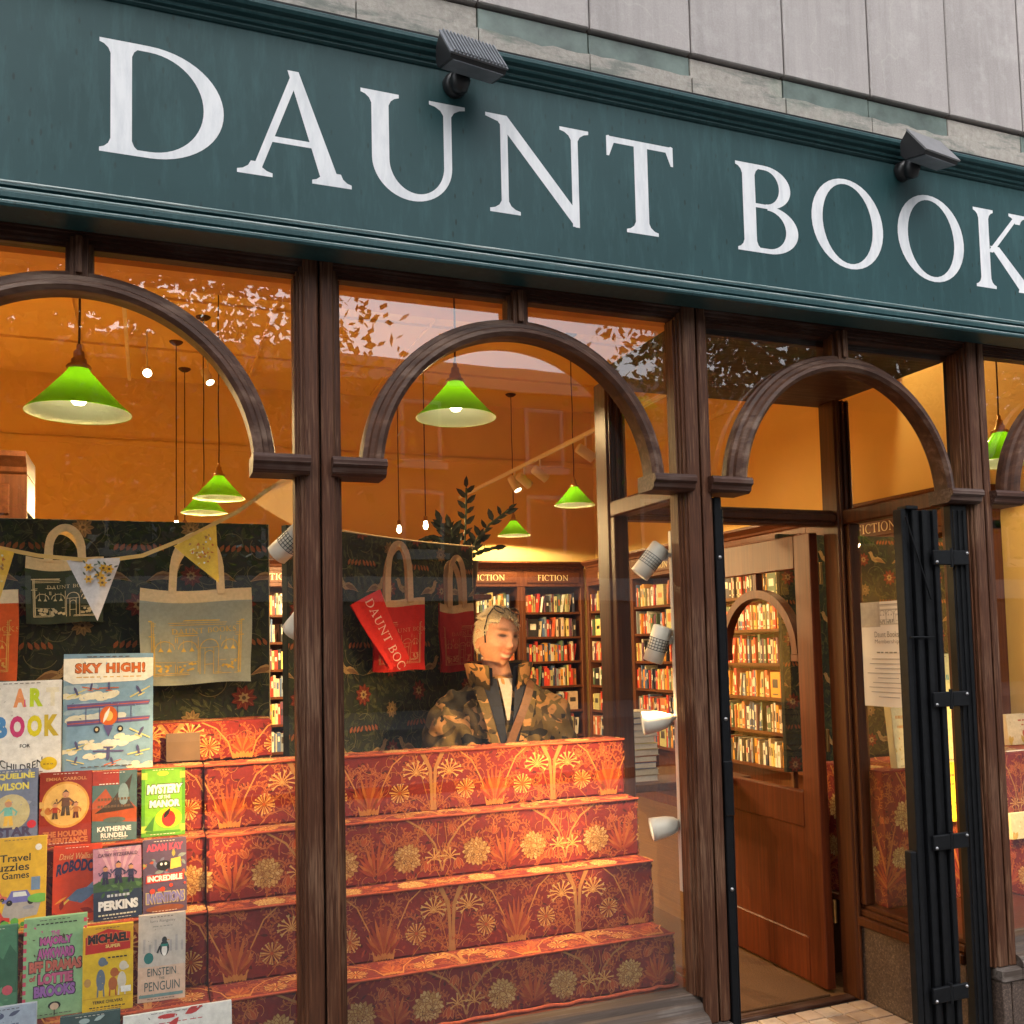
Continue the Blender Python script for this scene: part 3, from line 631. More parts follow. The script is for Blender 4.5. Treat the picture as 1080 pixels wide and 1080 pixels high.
for py_ in (588, 738, 889, 1050):
    c0 = at(988, py_, -.02); c1 = at(1016, py_-3, -.02); zc = c0[2]
    h = part('hinge', MB().box(c0[0]-.02, (c0[0]+c1[0])/2-.004, -.028, -.014, zc-.027, zc+.027, .003).box((c0[0]+c1[0])/2+.004, c1[0]+.018, -.030, -.016, zc-.027, zc+.027, .003).tube([((c0[0]+c1[0])/2, -.024, zc-.036), ((c0[0]+c1[0])/2, -.024, zc+.036)], .0065, 8), 'black_paint', gt)
    part('bolt', MB().lathe([(0, .006), (.005, .004), (.006, 0)], (c1[0]+.008, -.030, zc+.017), 10, True, Matrix.Rotation(R_(90), 3, 'X')), 'steel', h)
    part('bolt', MB().lathe([(0, .006), (.005, .004), (.006, 0)], (c0[0]-.008, -.028, zc-.017), 10, True, Matrix.Rotation(R_(90), 3, 'X')), 'steel', h)
# receiving channel on the other side of the doorway
gl = thing('gate_channel', 'black steel gate channel fixed to the pillar beside the open door', 'gate channel', (gx(773, 735, .03), .03, 0))
ca, cb = 1.943, 1.972
part('channel', MB().box(ca, cb, .0, .035, .0, 2.04, .003), 'black_paint', gl)
part('lip', MB().box(cb-.001, cb+.005, .0, .010, .0, 2.0, .002), 'black_paint', gl)
for py_ in (588, 758, 938): 
    z = at(772, py_, 0)[2]; part('bolt', MB().lathe([(0, .006), (.006, .004), (.007, 0)], ((ca+cb)/2, .0, z), 10, True, Matrix.Rotation(R_(90), 3, 'X')), 'steel', gl)
part('lock_plate', MB().box(ca-.003, cb+.003, -.008, .002, .98, 1.16, .003), 'black_paint', gl)
# ================================================================ BOOKCASES
SPINES = [(.62, .54, .40), (.58, .05, .03), (.50, .16, .06), (.04, .05, .09), (.66, .30, .05), (.50, .04, .03), (.74, .60, .22), (.10, .16, .10), (.72, .70, .64), (.25, .30, .36), (.68, .50, .36), (.02, .02, .025), (.60, .12, .05), (.42, .40, .20), (.16, .06, .10), (.08, .14, .30)]
SN = ['cream', 'red', 'rust', 'navy', 'orange', 'crimson', 'yellow', 'dark green', 'white', 'slate', 'tan', 'black', 'vermilion', 'olive', 'plum', 'blue']
SHELF_Z = [.265, .54, .815, 1.09, 1.365, 1.64, 1.915]
def bookcase(label, M, w, name='bookcase', sign='FICTION', top=2.48):
    """local: x along the case, y into the case (front at y=0), z up"""
    t = bpy.data.objects.new(name, None); link(t, None, M); props(t, label, 'bookcase', 'fitted bookcases round the shop')
    part('side', MB().box(0, .045, 0, .27, 0, 2.26, .004), 'oak_shelf', t, True); part('side', MB().box(w-.045, w, 0, .27, 0, 2.26, .004), 'oak_shelf', t, True)
    part('back', MB().box(.045, w-.045, .25, .262, .06, 2.20), 'oak_shelf', t, True)
    for z in SHELF_Z: part('shelf', MB().box(.045, w-.045, .012, .25, z-.024, z), 'oak_shelf_x', t, True)
    h = part('header', MB().box(.0, w, -.004, .27, 2.20, 2.40, .004), 'oak_shelf', t, True)
    part('header_panel', MB().box(.06, w-.06, -.012, -.003, 2.24, 2.36, .005), 'oak_shelf_x', h, True)
    part('cornice', MB().prism([(-.004, 2.401), (-.012, 2.408), (-.016, 2.425), (-.04, 2.445), (-.062, 2.46), (-.062, top), (.27, top), (.27, 2.401)], 0, w, 'x'), 'oak_shelf', t, True)
    part('plinth', MB().box(.0, w, .004, .26, 0, .09), 'oak_shelf', t, True)
    if sign:
        I = Ink(3, 1); H = .062; x = serif_text(I, sign, 0, .02, H, (0, 0, 0)); I = Ink(3, 1); serif_text(I, sign, w/2-x/2, .02, H, (.80, .68, .42))
        I.build('sign_letters', h, lambda u, v, o: (u, -.0125-o, v+2.248), 'print_paper')
    return t
def shelf_books(rows, x0, x1, rnd):
    out = []
    for z in rows:
        x = x0
        while x < x1-.02:
            th = rnd.choice([.014, .018, .022, .026, .03, .036]); hh = rnd.uniform(.172, .205) if rnd.random() < .75 else rnd.uniform(.2, .232); dd = rnd.uniform(.12, .15)
            if x+th > x1: break
            c = rnd.randrange(len(SPINES)); lean = rnd.uniform(-.015, .015)
            q_ = rnd.random()
            if q_ < .02: x += rnd.uniform(.03, .07)
            elif q_ < .05: lean = rnd.uniform(.10, .2); x += .0
            elif q_ < .075: th = rnd.choice([.11, .125, .13]); lean = 0
            if x+th+.04 > x1: break
            out.append((x, z, th, hh, dd, c, lean)); x += th+rnd.uniform(.0006, .002)+(lean*hh if lean > .05 else 0)
    return out
def spine_box(th, hh, dd):
    b = MB().box(0, th, 0, dd, 0, hh, min(.003, th*.2)); return b
def shelf_stuff(name, label, M, books, off=.03):
    """many spines too small to pick apart"""
    t = bpy.data.objects.new(name, None)
    vs, fs, cs = [], [], []
    rnd = random.Random(len(books))
    for (x, z, th, hh, dd, c, lean) in books:
        o = off+rnd.uniform(-.012, .018); b = [(x, o), (x+th, o), (x+th, o+dd), (x, o+dd)]; k = len(vs)
        vs += [(p[0]+lean*0, p[1], z+.001) for p in b]+[(p[0]+lean*hh, p[1], z+hh) for p in b]
        col = SPINES[c]; cols = [col]*6
        for q, f in enumerate([(3, 2, 1, 0), (4, 5, 6, 7), (0, 1, 5, 4), (1, 2, 6, 5), (2, 3, 7, 6), (3, 0, 4, 7)]):
            fs.append(tuple(i+k for i in f)); cs += [(.78, .7, .55) if q == 1 else col]*4
        # title block on the spine
        c2 = SPINES[(c+5) % 16] if rnd.random() < .5 else (.75, .7, .6) if sum(col) < .9 else (.06, .05, .05)
        if th > .015:
            z0 = z+hh*rnd.uniform(.35, .55); z1 = z0+hh*rnd.uniform(.15, .38); k = len(vs); m = th*.22
            vs += [(x+m, o-.0008, z0), (x+th-m, o-.0008, z0), (x+th-m, o-.0008, z1), (x+m, o-.0008, z1)]; fs.append((k, k+1, k+2, k+3)); cs += [c2]*4
    me = bpy.data.meshes.new(name); me.from_pydata(vs, [], fs); a = me.color_attributes.new('ink', 'FLOAT_COLOR', 'CORNER'); buf = []
    for c in cs: buf += [*c, 1.0]
    a.data.foreach_set('color', buf); me.materials.append(MATS['print_paper']); me.update()
    o = bpy.data.objects.new(name, me); link(o, None, M); return props(o, label, 'books', None, 'stuff')
def Mright(y0, x=4.80): # case on the right wall; local x runs towards the street (-Y), local y -> +X
    return Matrix(((0, 1, 0, x), (-1, 0, 0, y0), (0, 0, 1, 0), (0, 0, 0, 1)))
def Mback(x0, y=7.0): return Matrix.Translation((x0, y, 0))
# back wall: corner of the two runs stands at x = 4.8, y = 7
xb_ = at(550, 620, 7.0)[0]; cw = 4.80-xb_
ROWS = SHELF_Z
rnd = random.Random(3)
back = []
k = 0; x = 4.80-cw
names_b = ['back wall bookcase headed FICTION meeting the corner of the shop', 'back wall bookcase headed FICTION beside the corner case, behind the person', 'back wall oak bookcase hidden partly by the dark hanging board', 'back wall oak bookcase behind the window pillar', 'back wall oak bookcase seen past the edge of the floral board', 'back wall oak bookcase beyond the tote bag display', 'back wall oak bookcase at the far end of the shop']
for k in range(7):
    bookcase(names_b[k], Mback(x), cw); back.append(x)
    shelf_stuff('shelved_books', 'rows of far paperback spines in ' + names_b[k].replace('bookcase', 'case'), Mback(x), shelf_books(ROWS[1:], .05, cw-.05, rnd)); x -= cw
# right wall
rw = 1.068; y = 6.94; rn = ['side wall bookcase headed FICTION turning the far corner', 'second side wall bookcase from the far corner', 'oak bookcase full of paperbacks seen through the open door glass', 'oak bookcase nearest the street behind the membership notice']
k = 0
names_r = ['side wall bookcase headed FICTION turning out of the far corner', 'side wall bookcase seen past the recess post and spotlights', 'side wall bookcase full of paperbacks seen through the door glass', 'side wall bookcase beyond the hinge edge of the door', 'side wall bookcase headed FICTION behind the membership notice']
bi = 0; cases_r = []
for k, (y, rw) in enumerate(((6.94, 1.04), (5.90, 1.20), (4.70, 1.60), (3.10, 1.50))):
    nm = names_r[k if k < 3 else 4]; M = Mright(y); bookcase(nm, M, rw); cases_r.append((M, y, nm, rw))
ORD = ['bottom', 'second', 'third', 'fourth', 'fifth', 'sixth', 'top']
meshcache = {}
def single_books(M, books, where):
    for (x_, z, th, hh, dd, c, lean) in books:
        key = (th, c)
        if key not in meshcache:
            me = mesh_from('book', MB().box(0, th, 0, .14, 0, 1.0, .0025)); me.materials.append(cmat(SPINES[c], .5, .06)); meshcache[key] = me
        o = bpy.data.objects.new('book', meshcache[key]); yo = .03+random.uniform(-.012, .016)
        L = M @ Matrix.Translation((x_, yo, z+.001)) @ Matrix.Rotation(lean, 4, 'Y') @ Matrix.Diagonal((1, 1, hh, 1))
        link(o, None, L); row = SHELF_Z.index(z)
        props(o, '%s book spine on the %s shelf behind the open door glass' % (SN[c], ORD[row]), 'book', 'paperbacks shelved behind the door glass')
        # title block as a part
        if th > .016:
            key2 = ('t', th, c)
            if key2 not in meshcache:
                m = th*.22; lm = MB().add([(m, -.0008, .38), (th-m, -.0008, .38), (th-m, -.0008, .72), (m, -.0008, .72)], [(0, 1, 2, 3)]).add([(m, -.0008, .1), (th-m, -.0008, .1), (th-m, -.0008, .15), (m, -.0008, .15)], [(0, 1, 2, 3)])
                me = mesh_from('title_block', lm); me.materials.append(cmat((.72, .68, .58) if sum(SPINES[c]) < 1.0 else (.06, .05, .05) if c % 3 else (.5, .05, .04), .5, .06)); meshcache[key2] = me
            inst('title_block', meshcache[key2], o, Matrix.Identity(4))
for (M, y_, nm, rw) in cases_r:
    bk = shelf_books(ROWS[1:], .05, rw-.05, rnd)
    # the part of this wall that shows through the door glass
    ya, yb = atx(768, 700, 4.80)[1], atx(832, 700, 4.80)[1]
    sel = [q for q in bk if yb-.02 < y_-q[0] < ya+.05 and 2 <= SHELF_Z.index(q[1]) <= 6 and bi < 285]
    rest = [q for q in bk if q not in sel]
    sel = sel[:max(0, 280-bi)]; rest = [q for q in bk if q not in sel]; bi += len(sel)
    single_books(M, sel, nm.replace('side wall bookcase ', ''))
    if rest: shelf_stuff('shelved_books', 'rows of small paperback spines in the ' + nm.replace('bookcase', 'case'), M, rest)
# a tall case near the left, only its cornice shows above the board
cb = at(50, 480, 1.4)
bookcase('tall dark bookcase whose cornice rises behind the floral board and lamp', Matrix.Translation((cb[0]-1.27, 1.4, cb[2]-2.48)), 1.2, 'bookcase', None)
# low pile of books behind the steps
for i in range(11):
    z0 = i*.032; c = [10, 0, 15, 2, 10, 6, 0, 8, 10, 15, 0][i]
    p0 = at(668, 800, 1.6)
    t = thing('piled_book', '%s book in the flat pile beside the recess post, %s from its base' % (SN[c], ['lowest', 'second', 'third', 'fourth', 'fifth', 'sixth', 'seventh', 'eighth', 'ninth', 'tenth', 'eleventh'][i]), 'book', (p0[0]+random.uniform(-.01, .01), 1.6, .86+z0), (0, 0, random.uniform(-.1, .1)), 'flat pile of books')
    part('pages', MB().box(-.095, .095, -.07, .07, .003, .027), 'paper_edge', t, True); part('cover', MB().box(-.1, .1, -.072, .072, .0, .0028).box(-.1, .1, -.072, .072, .0272, .03), cmat(SPINES[c], .5), t, True)
t = thing('book_table', 'dark oak table carrying piled books behind the display steps', 'table', (p0[0], 1.6, 0))
part('table_top', MB().box(p0[0]-.14, p0[0]+.6, 1.45, 2.0, .82, .858, .004), 'oak_shelf_x', t)
for dx in (-.1, .55):
    for dy in (1.5, 1.94): part('leg', MB().box(p0[0]+dx-.02, p0[0]+dx+.02, dy-.02, dy+.02, 0, .82, .003), 'oak_shelf', t)

# ================================================================ PENDANT LAMPS
def lamp_light(name, loc, power, color=(1, .69, .31), r=.05):
    d = bpy.data.lights.new(name, 'POINT'); d.energy = power; d.color = color; d.shadow_soft_size = r
    o = bpy.data.objects.new(name, d); return o
LAMP = {}
def pendant(px_, py_, D, label, dia=.36, power=60):
    c = atd(px_, py_, D); t = thing('pendant_lamp', label, 'lamp', c, (0, 0, 0), 'green shaded pendant lamps')
    R, h = .18, .165
    if 'o' not in LAMP:
        LAMP['o'] = mesh_from('shade', MB().lathe([(R, 0), (R-.002, .004), (R*.80, .036), (R*.5, .096), (R*.24, .150), (.034, h), (.022, h+.004)], (0, 0, 0), 48)); LAMP['o'].materials.append(MATS['shade_green'])
        LAMP['i'] = mesh_from('shade_lining', MB().lathe([(R-.001, .001), (R*.79, .033), (R*.49, .092), (R*.23, .146), (.030, h-.006)], (0, 0, 0), 48)); LAMP['i'].materials.append(MATS['shade_white'])
        LAMP['g'] = mesh_from('gallery', MB().lathe([(.040, h-.004), (.044, h+.004), (.038, h+.012), (.028, h+.016), (.026, h+.034), (.020, h+.038), (.018, h+.062), (.010, h+.068), (.008, h+.09), (.0, h+.092)], (0, 0, 0), 20)); LAMP['g'].materials.append(MATS['brass'])
        for k in range(3):
            pass
        LAMP['b'] = mesh_from('bulb', MB().lathe([(0, .030), (.018, .033), (.029, .048), (.031, .064), (.024, .086), (.014, .105), (.014, .14)], (0, 0, 0), 20)); LAMP['b'].materials.append(MATS['bulb_glow'])
    for nm, k in (('shade', 'o'), ('shade_lining', 'i'), ('gallery', 'g'), ('bulb', 'b')): inst(nm, LAMP[k], t, Matrix.Diagonal((dia/.36,)*3+(1,)))
    s = dia/.36
    wob = [(math.sin(i*1.3)*.0022, math.cos(i*1.7)*.0022, h*s+.085*s+(CZ-c[2]-h*s-.085*s)*i/12) for i in range(13)]; wob[-1] = (0, 0, CZ-c[2])
    part('cord', MB().tube(wob, .0045, 6), 'cord_brown', t, True)
    part('ceiling_rose', MB().lathe([(.0, -.03), (.03, -.028), (.055, -.01), (.06, 0)], (0, 0, CZ-c[2]), 20), 'cord_brown', t, True)
    d = bpy.data.lights.new('bulb_light', 'SPOT'); d.energy = power; d.color = (1, .69, .31); d.spot_size = R_(172); d.spot_blend = .15; d.shadow_soft_size = .04
    link(bpy.data.objects.new('bulb_light', d), t, Matrix.Translation((0, 0, .012*s)))
    L = lamp_light('shade_glow', None, 8*s, (1, .86, .55), .03); link(L, t, Matrix.Translation((0, 0, .055*s)))
    return t
pendant(83, 436, 3.40, 'green shaded pendant lamp hanging over the tote bags and the tall books', .36, 45)
pendant(481, 441, 4.20, 'green shaded pendant lamp hanging above the red tote bags', .36, 24)
pendant(231, 526, 6.70, 'small green pendant lamp hanging behind the bunting string', .36, 260)
pendant(215, 541, 7.60, 'green pendant lamp half hidden by the lamp behind the bunting', .36, 260)
pendant(606, 533, 8.25, 'green pendant lamp hanging over the corner of the FICTION cases', .36, 95)
pendant(542, 565, 10.2, 'small dark green pendant lamp hanging beside the leafy plant', .36, 110)
pendant(1056, 489, 4.9, 'green pendant lamp glimpsed behind the arch springing past the gate', .36, 32)
pendant(880, 300, 6.3, 'pendant lamp behind the fascia over the door', .36, 32)
for X, Y, lab in ((-1.9, 3.9, 'added unseen green pendant lamp further into the shop beyond the tall bookcase'), (-1.7, 6.0, 'added unseen green pendant lamp at the far end of the shop past the tall bookcase'), (1.5, 5.6, 'added unseen green pendant lamp deep in the shop behind the window pillar')):  # extra lamps added out of view to lift the room's ambient light
    v = np.array([X, Y, 2.62])-CAM; D_ = v @ cF; pendant(540+FPX*(v @ cR)/D_, CYPX-FPX*(v @ cU)/D_, D_, lab, .36, 280)
# thin hanging flexes with small globes
for px_, py_, D, lab in ((449, 556, 8.6, 'small bare bulb on a long cord behind the plant'), (421, 560, 9.2, 'small bare bulb on a cord behind the bag handles'), (195, 560, 9.0, 'small bare bulb on a cord behind the pale tote'), (186, 556, 8.2, 'small bare bulb on a cord between the two hung totes')):
    c = atd(px_, py_, D); t = thing('bulb_pendant', lab, 'lamp', c, (0, 0, 0), 'bare bulbs on cords')
    part('bulb', MB().lathe([(0, -.022), (.016, -.016), (.024, .01), (.018, .036), (.014, .06), (0, .062)], (0, 0, 0), 16), 'bulb_glow', t, True); part('holder', MB().lathe([(.018, .055), (.018, .10), (0, .102)], (0, 0, 0), 12), 'brass', t, True)
    part('cord', MB().tube([(0, 0, .1), (0, 0, CZ-c[2])], .005, 6), 'cord_brown', t, True); part('ceiling_rose', MB().lathe([(.0, -.03), (.03, -.028), (.055, -.01), (.06, 0)], (0, 0, CZ-c[2]), 16), 'cord_brown', t, True)

# ================================================================ SPOTLIGHTS
def spot_lamp(loc, target, power, size=60, color=(1, .60, .22), r=.03, blend=1.0):
    d = bpy.data.lights.new('spot_light', 'SPOT'); d.energy = power; d.color = color; d.spot_size = R_(size); d.spot_blend = blend; d.shadow_soft_size = r
    o = bpy.data.objects.new('spot_light', d); q = (Vector(target)-Vector(loc)).to_track_quat('-Z', 'Y'); return o, Matrix.Translation(Vector(loc)) @ q.to_matrix().to_4x4()
def track_head(c, direction, kind, parent, power, pivot, size=70):
    """a white spotlight head hinged on the vertical track"""
    d = Vector(direction).normalized(); M = Matrix.Translation(Vector(c)) @ d.to_track_quat('Z', 'Y').to_matrix().to_4x4()
    if kind == 'cyl':
        h = part('spot_head', MB().lathe([(0, -.062), (.030, -.062), (.034, -.058), (.034, .062), (.031, .064), (.030, .050)], (0, 0, 0), 24).xf(M), 'white_paint', parent)
        mb = MB()
        for k in range(5): mb.lathe([(.0342, -.020+k*.010), (.0352, -.019+k*.010), (.0342, -.018+k*.010)], (0, 0, 0), 24)
        for k in range(20):
            a = 2*math.pi*k/20; mb.tube([(.0346*math.cos(a), .0346*math.sin(a), -.02), (.0346*math.cos(a), .0346*math.sin(a), .022)], .0010, 4, False)
        part('mesh_band', mb.xf(M), 'black_plastic', h)
        part('lamp_face', MB().lathe([(0, .049), (.030, .049)], (0, 0, 0), 20).xf(M), 'spot_glow', h)
    else:
        h = part('spot_head', MB().lathe([(0, -.052), (.014, -.050), (.026, -.036), (.034, -.010), (.038, .030), (.039, .046), (.036, .047), (.033, .032)], (0, 0, 0), 24).xf(M), 'white_paint', parent)
        part('lamp_face', MB().lathe([(0, .031), (.033, .031)], (0, 0, 0), 20).xf(M), 'spot_glow', h)
    part('bracket', MB().tube([tuple(Vector(c)-d*.01), tuple(pivot)], .009, 8).lathe([(0, -.016), (.015, -.012), (.017, 0), (.015, .012), (0, .016)], tuple((Vector(c)*.4+Vector(pivot)*.6)), 12), 'white_paint', h)
    o, L = spot_lamp(Vector(c)+d*.075, Vector(c)+d*2, power, size); link(o, h, WM[h.name].inverted() @ L)
yT = .13
p0, p1 = at(709, 560, yT), at(720, 940, yT); xt = (p0[0]+p1[0])/2
tr = thing('spotlight_track', 'white upright track with four white spotlights inside the window beside the pillar', 'spotlight track', (xt, yT, p1[2]))
part('track', MB().box(xt-.009, xt+.009, yT-.010, yT+.010, p1[2], p0[2], .002), 'white_paint', tr)
for (px_, py_, kind, dr, pw) in ((686, 591, 'cyl', (-.45, .22, -.62), 75), (694, 679, 'cyl', (-.22, .22, -.9), 45), (692, 761, 'bul', (-.80, .35, -.10), 28), (701, 872, 'bul', (-.80, .30, -.16), 14)):
    c = at(px_, py_, yT+.02); pv = (xt, yT, at(712, py_-6, yT)[2]); track_head(c, dr, kind, tr, pw, pv, 105)
p0, p1 = at(322, 560, yT), at(322, 960, yT); xt = .5*W+.02
tr2 = thing('spotlight_track', 'white upright spotlight track behind the pillar, heads peeping past its edge', 'spotlight track', (xt, yT, p1[2]))
part('track', MB().box(xt-.009, xt+.009, yT-.010, yT+.010, p1[2], p0[2], .002), 'white_paint', tr2)
for (px_, py_, kind, dr, pw) in ((307, 571, 'cyl', (-.55, .40, -.55), 20), (318, 655, 'bul', (-.28, .42, -.5), 55), (338, 760, 'bul', (.83, .70, .24), 62), (338, 860, 'bul', (-.8, .45, -.2), 20)):
    c = at(px_, py_, yT+.02); track_head(c, dr, kind, tr2, pw, (xt, yT, c[2]+.01), 24 if pw == 62 else 70)
tr3 = thing('spotlight_track', 'white upright spotlight track in the far window past the gate', 'spotlight track', (3.18, yT, .6))
part('track', MB().box(3.171, 3.189, yT-.01, yT+.01, .6, 1.9, .002), 'white_paint', tr3)
for z, dr in ((1.34, (.5, .5, -.4)), (.95, (.6, .5, -.3))): track_head((3.21, yT+.03, z), dr, 'bul', tr3, 20, (3.18, yT, z+.01), 90)
# ceiling track with spots, running back into the shop
ct = thing('ceiling_spot_track', 'white ceiling track of spotlights running back above the bookcases', 'spotlight track', (3.4, 4, 3.4))
q0, q1 = atx(657, 450, 3.3), atx(440, 543, 3.3); zt = (q0[2]+q1[2])/2
part('track', MB().box(3.285, 3.315, min(q0[1], q1[1])-1.2, 6.9, zt, zt+.03, .004), 'white_paint', ct)
def ceil_head(px_, py_, X, z, par, dr, pw, size=80):
    d = ray(px_, py_); c = CAM+d*((X-CAM[0])/d[0]) if X is not None else CAM+d*((z-CAM[2])/d[2]); c = Vector(c)
    dd = Vector(dr).normalized(); M = Matrix.Translation(c) @ dd.to_track_quat('Z', 'Y').to_matrix().to_4x4()
    h = part('spot_head', MB().lathe([(0, -.08), (.036, -.08), (.04, -.07), (.04, .07), (.036, .07), (.035, .055)], (0, 0, 0), 16).xf(M), 'white_paint', par)
    part('lamp_face', MB().lathe([(0, .056), (.035, .056)], (0, 0, 0), 16).xf(M), 'spot_glow', h)
    part('bracket', MB().tube([tuple(c), (c[0], c[1], zt if X else CZ)], .008, 6), 'white_paint', h)
    o, L = spot_lamp(c+dd*.09, c+dd*2, pw, size, (1, .60, .25), .04); link(o, h, WM[h.name].inverted() @ L)
for px_, py_, dr, pw in ((543, 511, (.2, -.3, -.6), 8), (553, 507, (.8, .25, -.5), 22), (570, 500, (.8, .1, -.5), 22), (618, 478, (.85, 0, -.5), 22), (640, 468, (.85, -.1, -.5), 22)): ceil_head(px_, py_, 3.3, None, ct, dr, pw)
ct2 = thing('ceiling_spot_rail', 'row of small lit ceiling spotlights running back above the tote bags', 'spotlight track', (.5, 4, 4.2))
part('track', MB().box(-.02, .01, 2.8, 6.9, 4.17, 4.2, .003), 'white_paint', ct2)
for px_, py_, dr, pw in ((155, 392, (.05, -.9, -.45), 25), (219, 398, (.3, -.5, -.8), 40), (163, 515, (.0, .6, -.6), 200), (161, 527, (0, .6, -.6), 200), (160, 535, (.0, .7, -.6), 200), (161, 541, (.0, .7, -.6), 200)): ceil_head(px_, py_, None, 3.95, ct2, dr, pw)
# ================================================================ FABRIC PRINTS (own floral designs)
CREAM, GOLD, ORNG, DKRED, LEAFR = (.56, .35, .13), (.50, .21, .05), (.44, .09, .022), (.09, .008, .008), (.36, .058, .020)
REDBASE = (.155, .008, .007); TRUNK = (.42, .20, .065)
def rosette(I, cx, cy, r, rnd, n=17):
    for k in range(n):
        a = 2*math.pi*k/n+rnd.uniform(-.08, .08); L = r*rnd.uniform(.85, 1.05); c, s_ = math.cos(a), math.sin(a)
        I.poly([(cx+c*r*.1, cy+s_*r*.1), (cx+c*L*.8-s_*r*.075, cy+s_*L*.8+c*r*.075), (cx+c*L*.98, cy+s_*L*.98), (cx+c*L*.8+s_*r*.075, cy+s_*L*.8-c*r*.075)], GOLD if k % 2 else (.66, .36, .12))
        I.ell(cx+c*L*.95, cy+s_*L*.95, r*.10, r*.07, CREAM, 7, a+1.57)
    I.ell(cx, cy, r*.15, r*.15, ORNG, 10)
def starburst(I, cx, cy, r, rnd, n=11, m=1):
    for k in range(n):
        a = -1.9+3.8*k/(n-1)+math.pi/2; L = r*(rnd.uniform(.9, 1.15) if math.sin(a) > -.1 else rnd.uniform(.55, .8)); bend = .35*math.cos(a); e = (cx+math.cos(a)*L+.0*m, cy+math.sin(a)*L); mid = (cx+math.cos(a+bend)*L*.5, cy+math.sin(a+bend)*L*.5)
        I.line([(cx, cy), mid, e], [.0016, .0030, .0048], (.64, .34, .11)); b = a-bend
        I.leaf(e[0], e[1], r*.24, r*.14, b+.5, CREAM); I.leaf(e[0], e[1], r*.22, r*.12, b-.6, CREAM); I.ell(e[0], e[1], r*.09, r*.08, CREAM, 8)
    I.ell(cx, cy, r*.12, r*.13, GOLD, 8)
def mum(I, cx, cy, r, rnd):
    I.ell(cx, cy, r*.8, r*.75, (.30, .11, .03), 18)
    for ring, n in ((1.0, 19), (.82, 17), (.64, 13), (.46, 10), (.28, 7)):
        for k in range(n):
            a = 2*math.pi*(k+.5*(n % 2))/n+rnd.uniform(-.1, .1); L = r*.42; q = r*ring*rnd.uniform(.92, 1.05)-L; x, y = cx+math.cos(a)*q, cy+math.sin(a)*q*.95; wd = r*rnd.uniform(.24, .34)
            I.leaf(x, y, L*1.08, wd*1.15, a, (.27, .09, .025)); I.leaf(x, y, L, wd*.92, a, rnd.choice([CREAM, CREAM, (.48, .27, .09), (.62, .41, .18)]))
    for sg in (-1, 1):
        for k in range(9): I.ell(cx+sg*.24*r+rnd.uniform(-.16, .16)*r, cy-.34*r+rnd.uniform(-.2, .2)*r, r*.028, r*.028, (.06, .02, .015), 6)
def tulip(I, cx, cy, r, a, rnd):
    for d in (-.42, .42, 0): I.leaf(cx, cy, r*1.04, r*.42, a+d, (.60, .26, .09)); I.leaf(cx, cy, r, r*.34, a+d, LEAFR if d else ORNG)
def sprig(I, x, y, a, s, rnd):
    pts = [(x+math.cos(a+.25*i)*s*.28*i, y+math.sin(a+.25*i)*s*.28*i) for i in range(5)]; I.line(pts, .0012, (.58, .22, .07))
    for i in range(1, 5):
        for d in (.8, -.8): I.leaf(pts[i][0], pts[i][1], s*.42, s*.17, a+.25*i+d, (.52, .18, .045)); I.leaf(pts[i][0], pts[i][1], s*.36, s*.10, a+.25*i+d, (.30, .045, .016))
